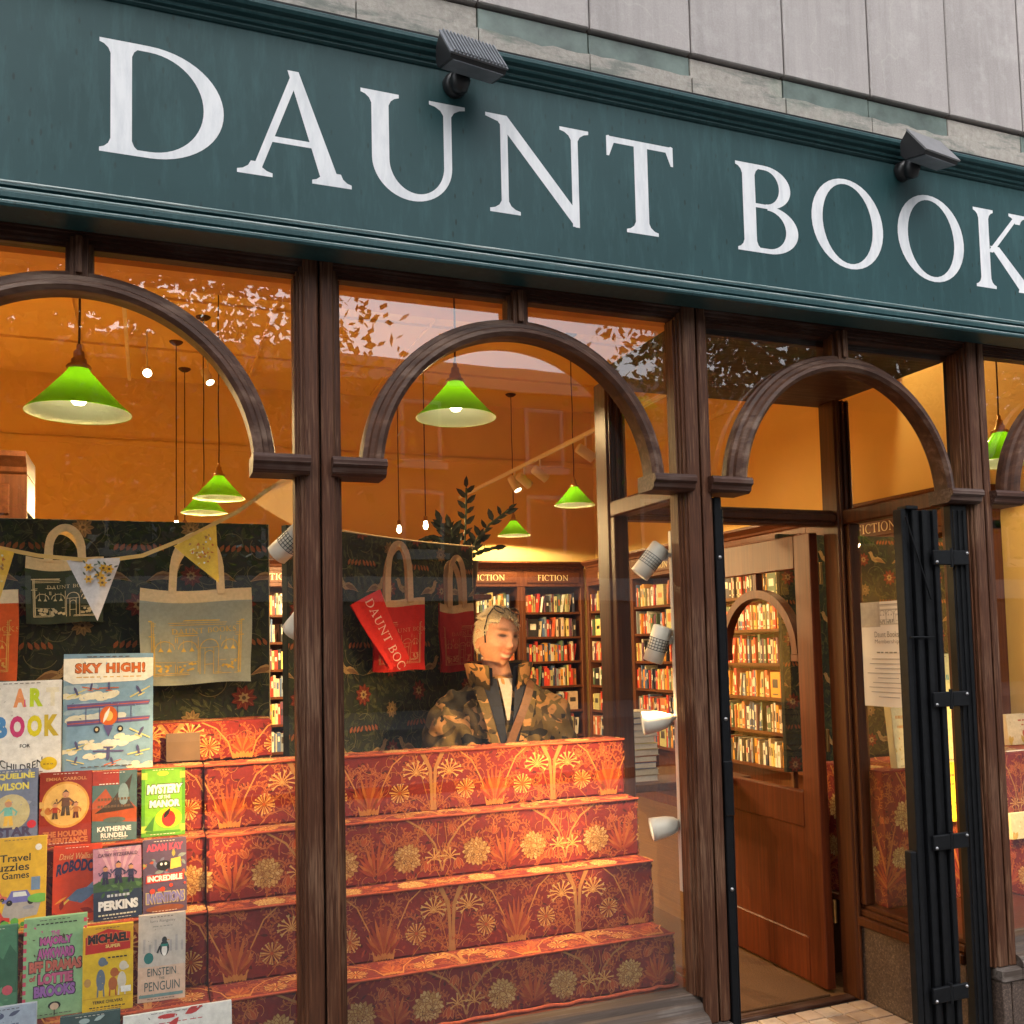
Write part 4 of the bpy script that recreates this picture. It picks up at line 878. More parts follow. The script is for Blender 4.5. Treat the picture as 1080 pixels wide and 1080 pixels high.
def floral_red(I, row, ph=0.0, seed=0, tile=.225, full=True):
    rnd = random.Random(seed*17+row); w, h = I.w, I.h
    for _ in range(int(w*h*1500)): I.leaf(rnd.uniform(-.01, w), rnd.uniform(-.01, h), rnd.uniform(.012, .03), rnd.uniform(.005, .010), rnd.uniform(0, 6.3), rnd.choice([(.27, .032, .013), (.20, .018, .010), (.34, .055, .017), (.09, .006, .006)]))
    for _ in range(int(w*h*620)): sprig(I, rnd.uniform(0, w), rnd.uniform(-.02, h), rnd.uniform(.2, 2.9), rnd.uniform(.025, .04), rnd)
    for _ in range(int(w*h*420)):
        x, y = rnd.uniform(0, w), rnd.uniform(0, h); r = rnd.uniform(.012, .03); a = rnd.uniform(0, 6.3); I.arc(x, y, r, a, a+rnd.uniform(1.6, 3.2), .0012, rnd.choice([GOLD, (.6, .25, .08)]), 8)
    k0 = int(-ph/(2*tile))-2; T = tile
    for k in range(k0, k0+int(w/(2*T))+5):
        for mir in (1, -1):
            ax = k*2*T+ph; X = lambda d: ax+mir*d
            def cur(pts, wd, col): I.line([(X(a*T/.27), b*h) for a, b in pts], wd, col)
            if row % 2 == 0:
                cur([(.006, 0), (.007, .4), (.012, .72), (.045, 1.0)], [.010, .010, .012, .016], TRUNK); cur([(.012, .0), (.03, .3), (.055, .7), (.075, 1.0)], .0020, GOLD)
                cur([(.115, 1.0), (.17, .82), (.215, .45), (.235, .0)], .0042, (.56, .25, .07)); cur([(.02, .05), (.07, .22), (.12, .18), (.16, .0)], .0018, GOLD)
                for q in range(6): I.leaf(X(T-.001), .02*h, (.14-.012*q)*h/.2, .013, math.pi/2+mir*(.06+.14*q), [(.38, .08, .02), (.46, .14, .03), (.32, .05, .016)][q % 3])
                for q in range(3): I.leaf(X(T-.004-.008*q), .0, .024, .014, math.pi/2+mir*(.3*q), GOLD)
                sprig(I, X(.155), .62*h, math.pi/2-.9*mir, .036, rnd); rosette(I, X(.118), .33*h, .035, rnd); starburst(I, X(.060), .62*h, .039, rnd, 10)
                sprig(I, X(.035), .12*h, math.pi/2+.2*mir, .030, rnd)
            else:
                cur([(.0, .1), (.014, .32), (.03, .55), (.075, .80), (.15, 1.0)], [.006, .006, .0065, .0065, .006], TRUNK); cur([(.0, .35), (.02, .6), (.012, .9)], .002, GOLD); cur([(.01, .0), (.035, .2), (.03, .45)], .002, GOLD)
                cur([(.075, 1.0), (.10, .75), (.10, .62)], .002, GOLD)
                for q in range(6): I.leaf(X(T-.004), .12*h, (.12-.012*q)*h/.2, .012, math.pi/2+mir*(.08+.2*q), [(.40, .08, .02), (.46, .14, .035), (.34, .055, .018)][q % 3])
                tulip(I, X(.03), .86*h, .036, -math.pi/2+.3*mir, rnd); tulip(I, X(.052), .30*h, .040, -math.pi/2+.2*mir, rnd); sprig(I, X(.06), .42*h, math.pi/2+.2*mir, .030, rnd); tulip(I, X(.180), .62*h, .034, math.pi/2-.5*mir, rnd)
                starburst(I, X(.028), .30*h, .028, rnd, 7); mum(I, X(.120), .36*h, .050, rnd)
    return I
simple('red_cloth', REDBASE, .95, .18, 70, .3)
def cloth_rect(I, name, parent, o, eu, ev, en, n_wave=0.0):
    """print laid on a rectangle: origin o, unit axes eu, ev, outward normal en (world)"""
    inv = WM[parent.name].inverted(); o, eu, ev, en = Vector(o), Vector(eu), Vector(ev), Vector(en)
    return I.build(name, parent, lambda u, v, f: inv @ (o+eu*u+ev*v+en*(f*.22)), 'print_cloth')
def bumpy_box(x0, x1, y0, y1, z0, z1, rnd):
    b = MB().box(x0, x1, y0, y1, z0, z1, .008); return b
STEP = [(.165, .575), (.300, .790), (.392, .995), (.488, 1.200)]       # riser y, tread z
def stair(label, x0, x1, ph, dy=0.0, seed=1, ybk=.60):
    t = thing('display_steps', label, 'display steps', ((x0+x1)/2, .4, .405), (0, 0, 0), 'fabric covered display steps')
    z0 = .405
    for k, (y, z) in enumerate(STEP):
        y += dy; yb = ybk+dy
        s = part('step', bumpy_box(x0, x1, y, yb-.004*k, z0, z, None), 'red_cloth', t)
        hh = z-z0-.006; I = Ink(x1-x0, hh); floral_red(I, k+1, ph, seed+k); cloth_rect(I, 'riser_print', s, (x0, y, z0+.002), (1, 0, 0), (0, 0, 1), (0, -1, 0))
        d = (STEP[k+1][0]+dy if k < 3 else yb)-y-.004; I = Ink(x1-x0, d); floral_red(I, k, ph, seed+k+9); cloth_rect(I, 'tread_print', s, (x0, y+.003, z), (1, 0, 0), (0, 1, 0), (0, 0, 1))
        # right end
        I = Ink(yb-y, hh); floral_red(I, k, .1, seed+k+19); cloth_rect(I, 'end_print', s, (x1, y, z0+.002), (0, 1, 0), (0, 0, 1), (1, 0, 0))
        # rolled hem on the nosing
        pts = [(x0+(x1-x0)*i/40, y-.001+random.uniform(-.001, .001), z-.003+random.uniform(-.001, .001)) for i in range(41)]
        part('hem', MB().tube(pts, .0048, 6), cmat((.36, .06, .022), .95, .3, 'cloth'), s)
        z0 = z
    part('base_fringe', MB().tube([(x0+(x1-x0)*i/60, STEP[0][0]+dy-.014+random.uniform(-.008, .006), .409+random.uniform(-.002, .002)) for i in range(61)], .006, 6), cmat((.34, .06, .025), .95, .3, 'cloth'), t)
    return t
XS = at(218, 900, .39)[0]
stair('red and gold floral cloth display steps with bare treads in front of the person', XS, 1.832, .30, 0, 1)
stair('red and gold floral cloth display steps carrying the rows of books', -.95, XS-.004, .22, .018, 31)
# window bed under the displays
for xa, xb_2, nm in ((-.95, 1.945-.05, 'window_bed'), (3.08, 5.08, 'window_bed')):
    t = thing('window_bed', 'low boarded window bed under the %s' % ('cloth display steps' if xa < 0 else 'display past the gate'), 'platform', (xa, .1, 0))
    part('bed_top', MB().box(xa, xb_2, .095, 1.0, .375, .402, .003), 'oak_door', t); part('bed_front', MB().box(xa, xb_2, .97, .995, .0, .374), 'oak_shelf', t)
# extra cloth block behind the tall books, with its brown card
b0, b1 = at(163, 805, .66), at(285, 757, .66)
t = thing('cloth_block', 'floral cloth block at the back of the steps with a brown card on it', 'display block', ((b0[0]+b1[0])/2, .70, 1.2))
s = part('block', MB().box(b0[0]-.25, b1[0], .62, .78, 1.201, b1[2], .006), 'red_cloth', t)
I = Ink(b1[0]-b0[0]+.25, b1[2]-1.204); floral_red(I, 2, .3, 77); cloth_rect(I, 'front_print', s, (b0[0]-.25, .62, 1.202), (1, 0, 0), (0, 0, 1), (0, -1, 0))
I = Ink(b1[0]-b0[0]+.25, .15); floral_red(I, 1, .3, 78); cloth_rect(I, 'top_print', s, (b0[0]-.25, .624, b1[2]), (1, 0, 0), (0, 1, 0), (0, 0, 1))
c0, c1 = at(175, 806, .60), at(211, 772, .60)
part('card', MB().box(c0[0], c1[0], .598, .604, 1.205, c1[2], .001), 'brown_square', t)

# ---- dark floral boards
OL1, OL2, OL3, RDF, CRB = (.034, .044, .020), (.060, .070, .032), (.020, .032, .018), (.15, .024, .013), (.33, .22, .10)
def bird(I, x, y, s, m):
    P = [(0, .0), (.12, .10), (.30, .16), (.48, .12), (.60, .22), (.66, .40), (.78, .46), (.84, .40), (.95, .38), (.85, .33), (.80, .18), (.70, -.02), (.50, -.14), (.28, -.12), (.05, -.14), (-.22, -.20)]
    I.poly([(x+m*a*s, y+b*s) for a, b in P], CRB); I.poly([(x+m*a*s, y+b*s) for a, b in [(-.18, -.17), (.05, -.12), (.28, -.10), (.50, .02), (.32, .08), (.12, .04)]], (.20, .11, .05))
    for k in range(14): I.ell(x+m*(.45+.3*random.random())*s, y+(-.06+.26*random.random())*s, .018*s, .014*s, (.12, .07, .04), 6)
    I.ell(x+m*.77*s, y+.39*s, .02*s, .02*s, (.02, .02, .02), 6); I.line([(x+m*.4*s, y-.12*s), (x+m*.42*s, y-.26*s)], .008*s, CRB); I.line([(x+m*.5*s, y-.12*s), (x+m*.54*s, y-.26*s)], .008*s, CRB)
def blossom(I, x, y, r, rnd, c1=RDF, c2=(.27, .085, .03)):
    for k in range(9):
        a = 2*math.pi*k/9; I.leaf(x, y, r, r*.55, a, c1); I.line([(x, y), (x+math.cos(a)*r*.85, y+math.sin(a)*r*.85)], r*.05, c2)
    for k in range(7): a = 2*math.pi*k/7; I.leaf(x, y, r*.45, r*.25, a, CRB)
    I.ell(x, y, r*.16, r*.16, (.10, .06, .03), 8)
def floral_dark(I, seed, dens=900):
    rnd = random.Random(seed); w, h = I.w, I.h
    for _ in range(int(w*h*dens*3)):
        x, y, a = rnd.uniform(-.02, w), rnd.uniform(-.02, h), rnd.uniform(0, 6.3); L = rnd.uniform(.02, .045); c = rnd.choice([OL1, OL1, OL2, OL3, OL3])
        I.leaf(x, y, L, L*.42, a, c)
        if rnd.random() < .5: I.line([(x, y), (x+math.cos(a)*L*.9, y+math.sin(a)*L*.9)], .0011, (.13, .13, .06))
    for _ in range(int(w*h*90)):
        x, y, a = rnd.uniform(0, w), rnd.uniform(0, h), rnd.uniform(0, 6.3); I.arc(x, y, rnd.uniform(.03, .06), a, a+2.5, .0026, (.14, .13, .06), 10)
    T = .34
    for j in range(int(h/T)+2):
        for i in range(int(w/T)+2):
            for m in (1, -1):
                ox = i*T*1.02+.05; oy = j*T*.98-.06
                bird(I, ox+m*.045, oy+.20, .105, m)
                if m == 1:
                    blossom(I, ox, oy+.10, .046, rnd); blossom(I, ox+T*.5, oy+.20, .04, rnd); blossom(I, ox+T*.5, oy+.03, .036, rnd, (.24, .16, .07), (.10, .06, .025))
                for q in range(4): I.leaf(ox+m*(.02+.02*q), oy+.285, .03, .014, 1.57+m*.5, (.26, .09, .03))
simple('dark_cloth', (.012, .016, .012), .95, .2, 60, .2)
def board(label, o, eu, w, h, th=.03, seed=1, name='display_board'):
    """board standing at o (bottom near corner), running along eu, facing to the street"""
    eu = Vector(eu).normalized(); en = Vector((eu.y, -eu.x, 0)); M = Matrix.Translation(Vector(o)) @ Matrix(((eu.x, -en.x, 0, 0), (eu.y, -en.y, 0, 0), (0, 0, 1, 0), (0, 0, 0, 1)))
    t = bpy.data.objects.new(name, None); link(t, None, M); props(t, label, 'display board')
    c = part('panel', MB().box(0, w, 0, th, 0, h, .002), 'dark_cloth', t, True)
    I = Ink(w, h); floral_dark(I, seed); I.build('floral_print', c, lambda u, v, f: (u, -f, v), 'print_cloth')
    part('edge_tape', MB().box(w, w+.003, .0, th, 0, h), cmat((.45, .36, .2), .8), t, True)
    for u in (.06, w-.10): part('strut', MB().box(u, u+.03, th, th+.02, -o[2], h*.8), 'oak_shelf', t, True)
    return t
yb1 = .80
a, b_ = at(283, 553, yb1), at(283, 765, yb1)
board('wide dark floral cloth board behind the tote bags and bunting', (-.95, yb1, 1.02), (1, 0, 0), a[0]+.95, a[2]-1.02, seed=5)
# angled board behind the red bags
e0 = at(372, 562, 1.05); e1d = Vector((math.sin(R_(55)), math.cos(R_(55)), 0)); 
tt = None
d = ray(498, 582); # where the sight line at its far edge meets the board plane
n_ = Vector((e1d.y, -e1d.x, 0)); tt = n_.dot(Vector(e0)-Vector(CAM))/n_.dot(Vector(d)); e1 = Vector(CAM)+Vector(d)*tt
bw = (Vector((e1.x, e1.y, 0))-Vector((e0[0], e0[1], 0))).length
o_ = Vector((e0[0], e0[1], 1.0))-e1d*.35
board('tall dark floral cloth board set at a slant behind the red tote bags', o_, e1d, bw+.35, e0[2]-1.0, seed=9)
ln = thing('hanging_line', 'thin cream cord along the top of the slanted board holding the red bags', 'cord', tuple(o_+Vector((0, 0, e0[2]-1.0))))
nn_ = Vector((e1d.y, -e1d.x, 0))*.012
la, lb = o_+Vector((0, 0, e0[2]-1.0+.012))+nn_, o_+e1d*(bw+.35)+Vector((0, 0, e0[2]-1.0+.004))+nn_
part('line', MB().tube([tuple(la.lerp(lb, i/10)-Vector((0, 0, .012*math.sin(math.pi*i/10)))) for i in range(11)], .003, 6), 'cream_cotton', ln)

# ================================================================ TOTE BAGS
def shop_drawing(I, x0, y0, w, h, col, name=True):
    L = lambda pts, wd=.0022: I.line([(x0+a*w, y0+b*h) for a, b in pts], wd, col)
    for q in (0, .02, .98, 1): L([(q, 0), (q, 1)])
    for q in (0, .03, .72, .76, .92, .96): L([(0, q), (1, q)], .0018)
    L([(-.03, 1), (1.03, 1)], .004); L([(-.03, .72), (1.03, .72)], .003)
    for k, (a, b) in enumerate(((.03, .26), (.28, .51), (.76, .97))):
        cx = x0+(a+b)/2*w; r = (b-a)/2*w*.9; I.arc(cx, y0+.5*h, r, 0, math.pi, .0022, col, 12, r*.9)
        for q in (a, b): L([(q, .05), (q, .72)], .002)
        for q in (.3, .7): 
            X = a+(b-a)*q; L([(X, .68), (X, .52)], .0012); I.poly([(x0+(X-.03)*w, y0+.45*h), (x0+(X+.03)*w, y0+.45*h), (x0+X*w, y0+.53*h)], col)
        for j in range(12): I.ell(x0+(a+.02+(b-a-.04)*random.random())*w, y0+(.07+.16*random.random())*h, .005, .004, col, 6)
        L([(a, .25), (b, .25)], .0015)
    I.arc(x0+.635*w, y0+.5*h, .1*w, 0, math.pi, .0025, col, 12); I.arc(x0+.635*w, y0+.36*h, .05*w, 0, math.pi, .002, col, 10)
    for q in (.53, .74, .585, .685): L([(q, .0), (q, .5)], .002)
    L([(.53, .5), (.74, .5)], .0018); L([(.585, .18), (.685, .18)], .0018)
    if name: serif_text(I, 'DAUNT BOOKS', x0+.22*w, y0+.785*h, .085*h*1.15, col, .16, .6)
def tote(label, c, w, h, body, band, ink, yaw=0.0, roll=0.0, hand=.17, handles=2, group=None, dark_top=True, twist=0.0, big=None, bandh=.13):
    """c: middle of the top hem"""
    t = thing('tote_bag', label, 'bag', c, (0, roll, yaw), group)
    def surf(u, v, side):
        x = (u-.5)*w*(1+.015*math.sin(v*5)); z = -v*h
        y = side*(.006+.014*math.sin(math.pi*u)*math.sin(math.pi*min(1, v*1.1)))+.005*math.sin(u*9+v*4+w*40)+.004*math.sin(u*17-v*11)*v
        tw = twist*v*v; x, y = x*math.cos(tw)-y*math.sin(tw), x*math.sin(tw)+y*math.cos(tw)
        return (x, y, z-.004*math.sin(u*6)-.010*math.sin(math.pi*u)*(1-v))
    mb = MB(); mb.grid(lambda u, v: surf(u, bandh+v*(1-bandh), -1), 19, 19); mb.grid(lambda u, v: surf(1-u, bandh+v*(1-bandh), 1), 19, 19)
    mb.grid(lambda u, v: tuple(Vector(surf(v, 1, -1)).lerp(Vector(surf(v, 1, 1)), u)), 2, 19)
    for e in (0, 1): mb.grid(lambda u, v, e=e: tuple(Vector(surf(e, v, -1)).lerp(Vector(surf(e, v, 1)), u)), 2, 19)
    part('body', mb, cmat(body, .95, .1, 'canvas'), t, True)
    mb = MB(); mb.grid(lambda u, v: surf(u, v*bandh, -1), 13, 3); mb.grid(lambda u, v: surf(1-u, v*bandh, 1), 13, 3); part('top_band', mb, cmat(band, .95, .1, 'canvas'), t, True)
    I = Ink(w, h*(1-bandh))
    if big: I.text(big, .10*w, .42*h*(1-bandh), .90*w, .55*h*(1-bandh), ink, 1.1, .0)
    else: shop_drawing(I, .10*w, .10*h, .80*w, .56*h, ink)
    def mp(u, v, f):
        p = Vector(surf(u/w, 1-v/h, -1)); return (p.x, p.y-.0012-f, p.z)
    I.build('shop_print', t, mp, 'print_cloth')
    for k in range(handles):
        yo = -.012 if k == 0 else .012; xo = .0 if k == 0 else random.uniform(-.02, .03); hk = hand*(1 if k == 0 else random.uniform(.86, .97))
        pts = []
        for i in range(21):
            q = i/20; a = math.pi*q; x = -.22*w*math.cos(a)*(1 if abs(math.cos(a)) > .0 else 1); zz = hk*math.sin(a)**.42 if 0 < q < 1 else 0
            pts.append((x*(1-.25*math.sin(a))+xo*math.sin(a), yo+.006*math.sin(a*2+k), zz-.02))
        part('handle', MB().sweep(pts, [(-.0125, -.0012), (.0125, -.0012), (.0125, .0012), (-.0125, .0012)], (0, -1, 0)), cmat(band, .95, .1, 'canvas'), t, True)
    return t
yt = yb1-.045
def tote_px(label, x0, x1, ytop, ybot, Y, *a, **k):
    p = at(x0, ytop, Y); q = at(x1, ytop, Y); r = at((x0+x1)/2, ybot, Y); m = at((x0+x1)/2, ytop, Y); return tote(label, m, q[0]-p[0], m[2]-r[2], *a, **k)
BAND = (.72, .54, .28)
tote_px('dark green tote bag with cream drawing of the shop, hung above the tall books', 28, 110, 587, 657, yt, (.030, .042, .018), BAND, (.72, .6, .36), hand=.115, bandh=.18)
tote_px('large pale grey tote bag with gold drawing of the shop, hung on the dark board', 149, 266, 620, 721, yt-.03, (.30, .32, .26), BAND, (.74, .50, .11), hand=.20, yaw=R_(2), bandh=.13)
tote_px('orange tote bag with cream top at the board edge beside the green bag', -75, 20, 622, 720, yt, (.60, .10, .018), (.74, .62, .40), (.72, .42, .12), hand=.15, bandh=.15)
ctr = lambda px_, py_, k: Vector(CAM)+Vector(ray(px_, py_))*((n_.dot(Vector(e0)-Vector(CAM))/n_.dot(Vector(ray(px_, py_))))*k)
byaw = math.atan2(e1d.y, e1d.x)
p1_ = ctr(420, 630, .965); 
tote('crumpled bright red tote bag printed with the shop drawing, hung on the cord', p1_, .23, .30, (.56, .018, .012), (.66, .42, .22), (.70, .30, .16), yaw=R_(10), hand=.24, bandh=.10)
# folded-over flap of that bag shows the name
fl = thing('tote_bag', 'twisted scarlet tote bag showing the shop name down its side', 'bag', tuple(ctr(401, 660, .945)), (R_(0), R_(-27), R_(8)))
part('body', MB().grid(lambda u, v: ((u-.5)*(.135-.045*v), .010*math.sin(u*3)+.01*math.sin(v*5), .125-.30*v+.012*math.sin(u*3)*v), 9, 15).grid(lambda u, v: ((.5-u)*(.135-.045*v), .016+.010*math.sin(u*3), .125-.30*v), 9, 15), cmat((.62, .022, .014), .95, .1, 'canvas'), fl, True)
I = Ink(.3, .1); x = serif_text(I, 'DAUNT BOOKS', .0, .02, .033, (.8, .5, .4), .14, .5)
I.build('name_print', fl, lambda u, v, f: (v-.05+.012, -.004-f-.012*math.sin(.5*3), .115-u), 'print_cloth')
p2_ = ctr(481, 636, .96)
tote('darker red tote bag hanging beside the scarlet one at the board edge', p2_, .17, .30, (.40, .02, .012), (.58, .36, .18), (.62, .20, .08), yaw=R_(14), hand=.22, bandh=.12)

# ================================================================ BUNTING
bt = thing('bunting', 'cotton bunting of floral pennants strung across the window behind the glass', 'bunting', tuple(at(105, 592, .42)))
key = [(-60, 560), (0, 578), (40, 586), (105, 592), (150, 586), (200, 566), (250, 540), (285, 515), (318, 493)]
pts = [tuple(at(x, y, .42)) for x, y in key]
part('string', MB().sweep(pts, [(-.006, -.0012), (.006, -.0012), (.006, .0012), (-.006, .0012)], (0, -1, 0)), cmat((.66, .40, .12), .9), bt)
def pennant(p3, col, kind, mat=None):
    P = [Vector(at(*q, .415)) for q in p3]; n = 8
    mb = MB(); vs = []; fs = []
    for i in range(n+1):
        for j in range(n+1-i):
            a, b = i/n, j/n; q = P[0]*(1-a-b)+P[1]*a+P[2]*b; vs.append((q.x, q.y+.008*math.sin(a*7+b*5), q.z))
    idx = {}; c = 0
    for i in range(n+1):
        for j in range(n+1-i): idx[(i, j)] = c; c += 1
    for i in range(n):
        for j in range(n-i):
            fs.append((idx[(i, j)], idx[(i+1, j)], idx[(i, j+1)]))
            if i+j < n-1: fs.append((idx[(i+1, j)], idx[(i+1, j+1)], idx[(i, j+1)]))
    mb.add(vs, fs, True); p = part('pennant', mb, mat or cmat(col, .9, .1, 'canvas'), bt)
    I = Ink(1, 1); rnd = random.Random(len(bt.children))
    for k in range({'flower': 7, 'dots': 34, 'lace': 0}[kind]):
        for _ in range(40):
            a, b = rnd.random(), rnd.random()
            if .08 < a and .08 < b and a+b < .88: break
        I.items.append(('m', (a, b), 0))
    J = Ink(9, 9); inv = WM[bt.name].inverted()
    for _, (a, b), _ in I.items:
        q = P[0]*(1-a-b)+P[1]*a+P[2]*b; y_ = 0.008*math.sin(a*7+b*5); u, v = q.x+3, q.z
        if kind == 'flower':
            for m in range(6): J.leaf(u, v, .014, .008, m*1.05, (.72, .40, .04))
            J.ell(u, v, .004, .004, (.15, .07, .02), 8)
            for m in (.4, 2.2): J.leaf(u+.014*math.cos(m), v+.014*math.sin(m), .014, .006, m, (.12, .14, .10))
        else: J.leaf(u, v, rnd.uniform(.006, .013), rnd.uniform(.004, .007), rnd.uniform(0, 6), rnd.choice([(.75, .62, .3), (.45, .25, .10), (.7, .7, .65), (.6, .2, .05)]))
    if J.items: J.build('pattern', p, lambda u, v, f: inv @ Vector((u-3, .405-f, v)), 'print_cloth')
pennant([(70, 591), (128, 588), (103, 655)], (.62, .56, .54), 'flower'); pennant([(183, 576), (228, 553), (231, 615)], (.72, .44, .05), 'dots'); pennant([(-25, 575), (15, 582), (-2, 640)], (.72, .44, .05), 'dots')
pennant([(266, 528), (318, 490), (318, 560)], (.75, .5, .25), 'lace', 'bunting_lace')

# ================================================================ BOOKS ON DISPLAY
def display_book(label, x0, x1, ytop, ybot, Y, zb, cover, draw, th=.022, lean=10, yaw=0.0, hard=True, name='display_book'):
    """pixel box at depth Y; stands on height zb"""
    ym = (ytop+ybot)/2; p, q = at(x0, ym, Y), at(x1, ym, Y); m = at((x0+x1)/2, ytop, Y); w = q[0]-p[0]; h = (m[2]-zb)/math.cos(R_(lean))
    t = thing(name, label, 'book', ((p[0]+q[0])/2, Y-.012, zb+.002), (R_(-lean), R_(random.uniform(-.8, .8)), yaw), 'children\'s books on the display steps')
    part('pages', MB().box(-w/2+.002, w/2-.003, .002, th-.002, .003, h-.003), 'paper_edge', t, True)
    c = part('cover', MB().box(-w/2, w/2, 0, .0022, 0, h, .0006).box(-w/2, w/2, th-.0022, th, 0, h, .0006).box(-w/2, -w/2+.0022, .0022, th-.0022, 0, h), cmat(cover, .42, .05), t, True)
    I = Ink(w, h); draw(I, w, h); rr = random.Random(len(label))
    for q in range(46):
        x, y, z = rr.random()*w, rr.random()*h, rr.uniform(.006, .02)*w; k = rr.uniform(.35, 1.5); I.leaf(x, y, z*1.7, z*.6, rr.uniform(0, 6.3), tuple(min(.8, c_*k+.01) for c_ in cover))
    for y0_, ln_ in ((.965, .5), (.022, .6)): tx(I, w, h, '', .5-ln_/2, y0_, .5+ln_/2, y0_+.018, (.75, .7, .6) if sum(cover) < .9 else (.1, .08, .08), bold=0)
    I.build('cover_print', c, lambda u, v, f: (u-w/2, -f, v), 'print_paper')
    return t
def tx(I, w, h, s, x0, y0, x1, y1, col, **k):
    if s: I.text(s, x0*w, y0*h, x1*w, y1*h, col, **k)
    else:                                   # small print too fine to read: short dashes
        n = max(3, int((x1-x0)*14)); r = random.Random(int(x0*100+y0*1000)); m = (y1-y0)*.3
        for i in range(n):
            a = x0+(x1-x0)*i/n; I.rect(a*w, (y0+m)*h, (a+(x1-x0)/n*r.uniform(.55, .85))*w, (y1-m)*h, col)
def scatter(I, w, h, n, cols, seed, y0=.0, y1=1.0, kind='leaf', s=.05):
    r = random.Random(seed)
    for _ in range(n):
        x, y = r.random()*w, (y0+(y1-y0)*r.random())*h; c = r.choice(cols); z = s*w*r.uniform(.5, 1.3)
        if kind == 'leaf': I.leaf(x, y, z*1.6, z*.7, r.uniform(0, 6.3), c)
        elif kind == 'cloud':
            for k in range(4): I.ell(x+(k-1.5)*z*.8, y+r.uniform(-.2, .3)*z, z*.8, z*.4, c, 10, .3)
        else: I.ell(x, y, z*.5, z*.5, c, 8)
def figure(I, x, y, s, c1, c2, c3=(.55, .3, .18)):
    I.poly([(x-.18*s, y), (x-.03*s, y), (x, y+.35*s), (x+.03*s, y), (x+.18*s, y), (x+.12*s, y+.45*s), (x-.12*s, y+.45*s)], c2)
    I.poly([(x-.16*s, y+.38*s), (x+.16*s, y+.38*s), (x+.13*s, y+.72*s), (x-.13*s, y+.72*s)], c1)
    I.line([(x-.12*s, y+.68*s), (x-.3*s, y+.5*s), (x-.34*s, y+.68*s)], .07*s, c1); I.line([(x+.12*s, y+.68*s), (x+.3*s, y+.52*s), (x+.24*s, y+.38*s)], .07*s, c1)
    I.ell(x, y+.86*s, .13*s, .15*s, c3, 12); I.poly([(x-.14*s, y+.9*s), (x, y+1.06*s), (x+.14*s, y+.9*s), (x, y+.96*s)], c2)
def plane(I, x, y, s, c1, c2, rot=0):
    c, n = math.cos(rot), math.sin(rot); T = lambda P: [(x+(a*c-b*n)*s, y+(a*n+b*c)*s) for a, b in P]
    I.poly(T([(-1, -.06), (1, -.02), (1, .08), (-1, .06)]), c1); I.poly(T([(-.1, -.3), (.1, -.3), (.12, .5), (0, .7), (-.12, .5)]), c2); I.poly(T([(-.35, -.3), (.35, -.3), (.3, -.2), (-.3, -.2)]), c1)
K = (.02, .02, .025); WH = (.8, .79, .76)
def c_sky(I, w, h):
    I.rect(0, 0, w, h, (.22, .36, .50)); scatter(I, w, h, 16, [(.62, .66, .62), (.70, .68, .55), (.34, .46, .56)], 3, 0, .8, 'cloud', .09)
    I.poly([(0, .78*h), (w*.1, .74*h), (w*.9, .76*h), (w, .80*h), (w, .96*h), (0, .96*h)], (.78, .77, .70)); tx(I, w, h, 'SKY HIGH!', .13, .835, .9, .915, (.62, .17, .03), bold=.05, spacing=1.15, outline=(.25, .1, .02))
    tx(I, w, h, '', .14, .785, .88, .81, (.65, .45, .15), bold=0)
    for y in (.36, .50): I.poly([(.05*w, (y+.02)*h), (.95*w, (y+.05)*h), (.97*w, (y+.09)*h), (.04*w, (y+.065)*h)], (.15, .12, .28)); I.line([(.05*w, (y+.04)*h), (.95*w, (y+.07)*h)], .01*w, (.5, .12, .06))
    for x in (.25, .4, .6, .75): I.line([(x*w, .40*h), (x*w, .54*h)], .008*w, (.1, .08, .2))
    I.ell(.5*w, .46*h, .10*w, .085*h, (.60, .15, .03), 16); I.ell(.5*w, .46*h, .05*w, .045*h, (.75, .5, .15), 12); I.leaf(.44*w, .40*h, .2*w, .04*w, 1.2, WH); I.poly([(.44*w, .38*h), (.56*w, .38*h), (.5*w, .28*h)], (.12, .1, .25))
    for x in (.37, .63): I.ell(x*w, .345*h, .035*w, .03*h, K, 12); I.ell(x*w, .345*h, .018*w, .015*h, (.6, .5, .3), 8)
    r = random.Random(5)
    for (x, y, s, a) in ((.15, .66, .12, .4), (.30, .70, .10, -.2), (.85, .66, .13, .5), (.5, .70, .11, 0), (.16, .20, .12, .3), (.85, .30, .13, -.5), (.84, .14, .13, .2), (.14, .08, .10, -.3), (.5, .16, .17, 3.1), (.55, .06, .10, .3)): plane(I, x*w, y*h, s*w, r.choice([(.13, .12, .26), (.62, .18, .05), (.65, .6, .25)]), (.10, .10, .22), a)
def c_art(I, w, h):
    I.rect(0, 0, w, h, WH)
    for k, (c, col) in enumerate(zip('ART', [(.80, .36, .16), (.55, .70, .03), (.78, .74, .60)])): tx(I, w, h, c, .38+.21*k, .72, .55+.21*k, .92, col, bold=.06)
    for k, (c, col) in enumerate(zip('BOOK', [(.1, .3, .6), (.62, .06, .22), (.75, .66, .02), (.62, .48, .05)])): tx(I, w, h, c, .12+.22*k, .40, .31+.22*k, .63, col, bold=.06)
    I.rect(.52*w, .72*h, .535*w, .80*h, (.7, .1, .3)); tx(I, w, h, 'FOR', .47, .29, .60, .33, K, bold=.01); tx(I, w, h, 'CHILDREN', .22, .11, .76, .19, K, bold=.01, bend=-.02); I.ell(.84*w, .11*h, .11*w, .07*h, (.75, .55, .02), 18); tx(I, w, h, '', .77, .09, .91, .12, (.3, .2, .02), bold=0)
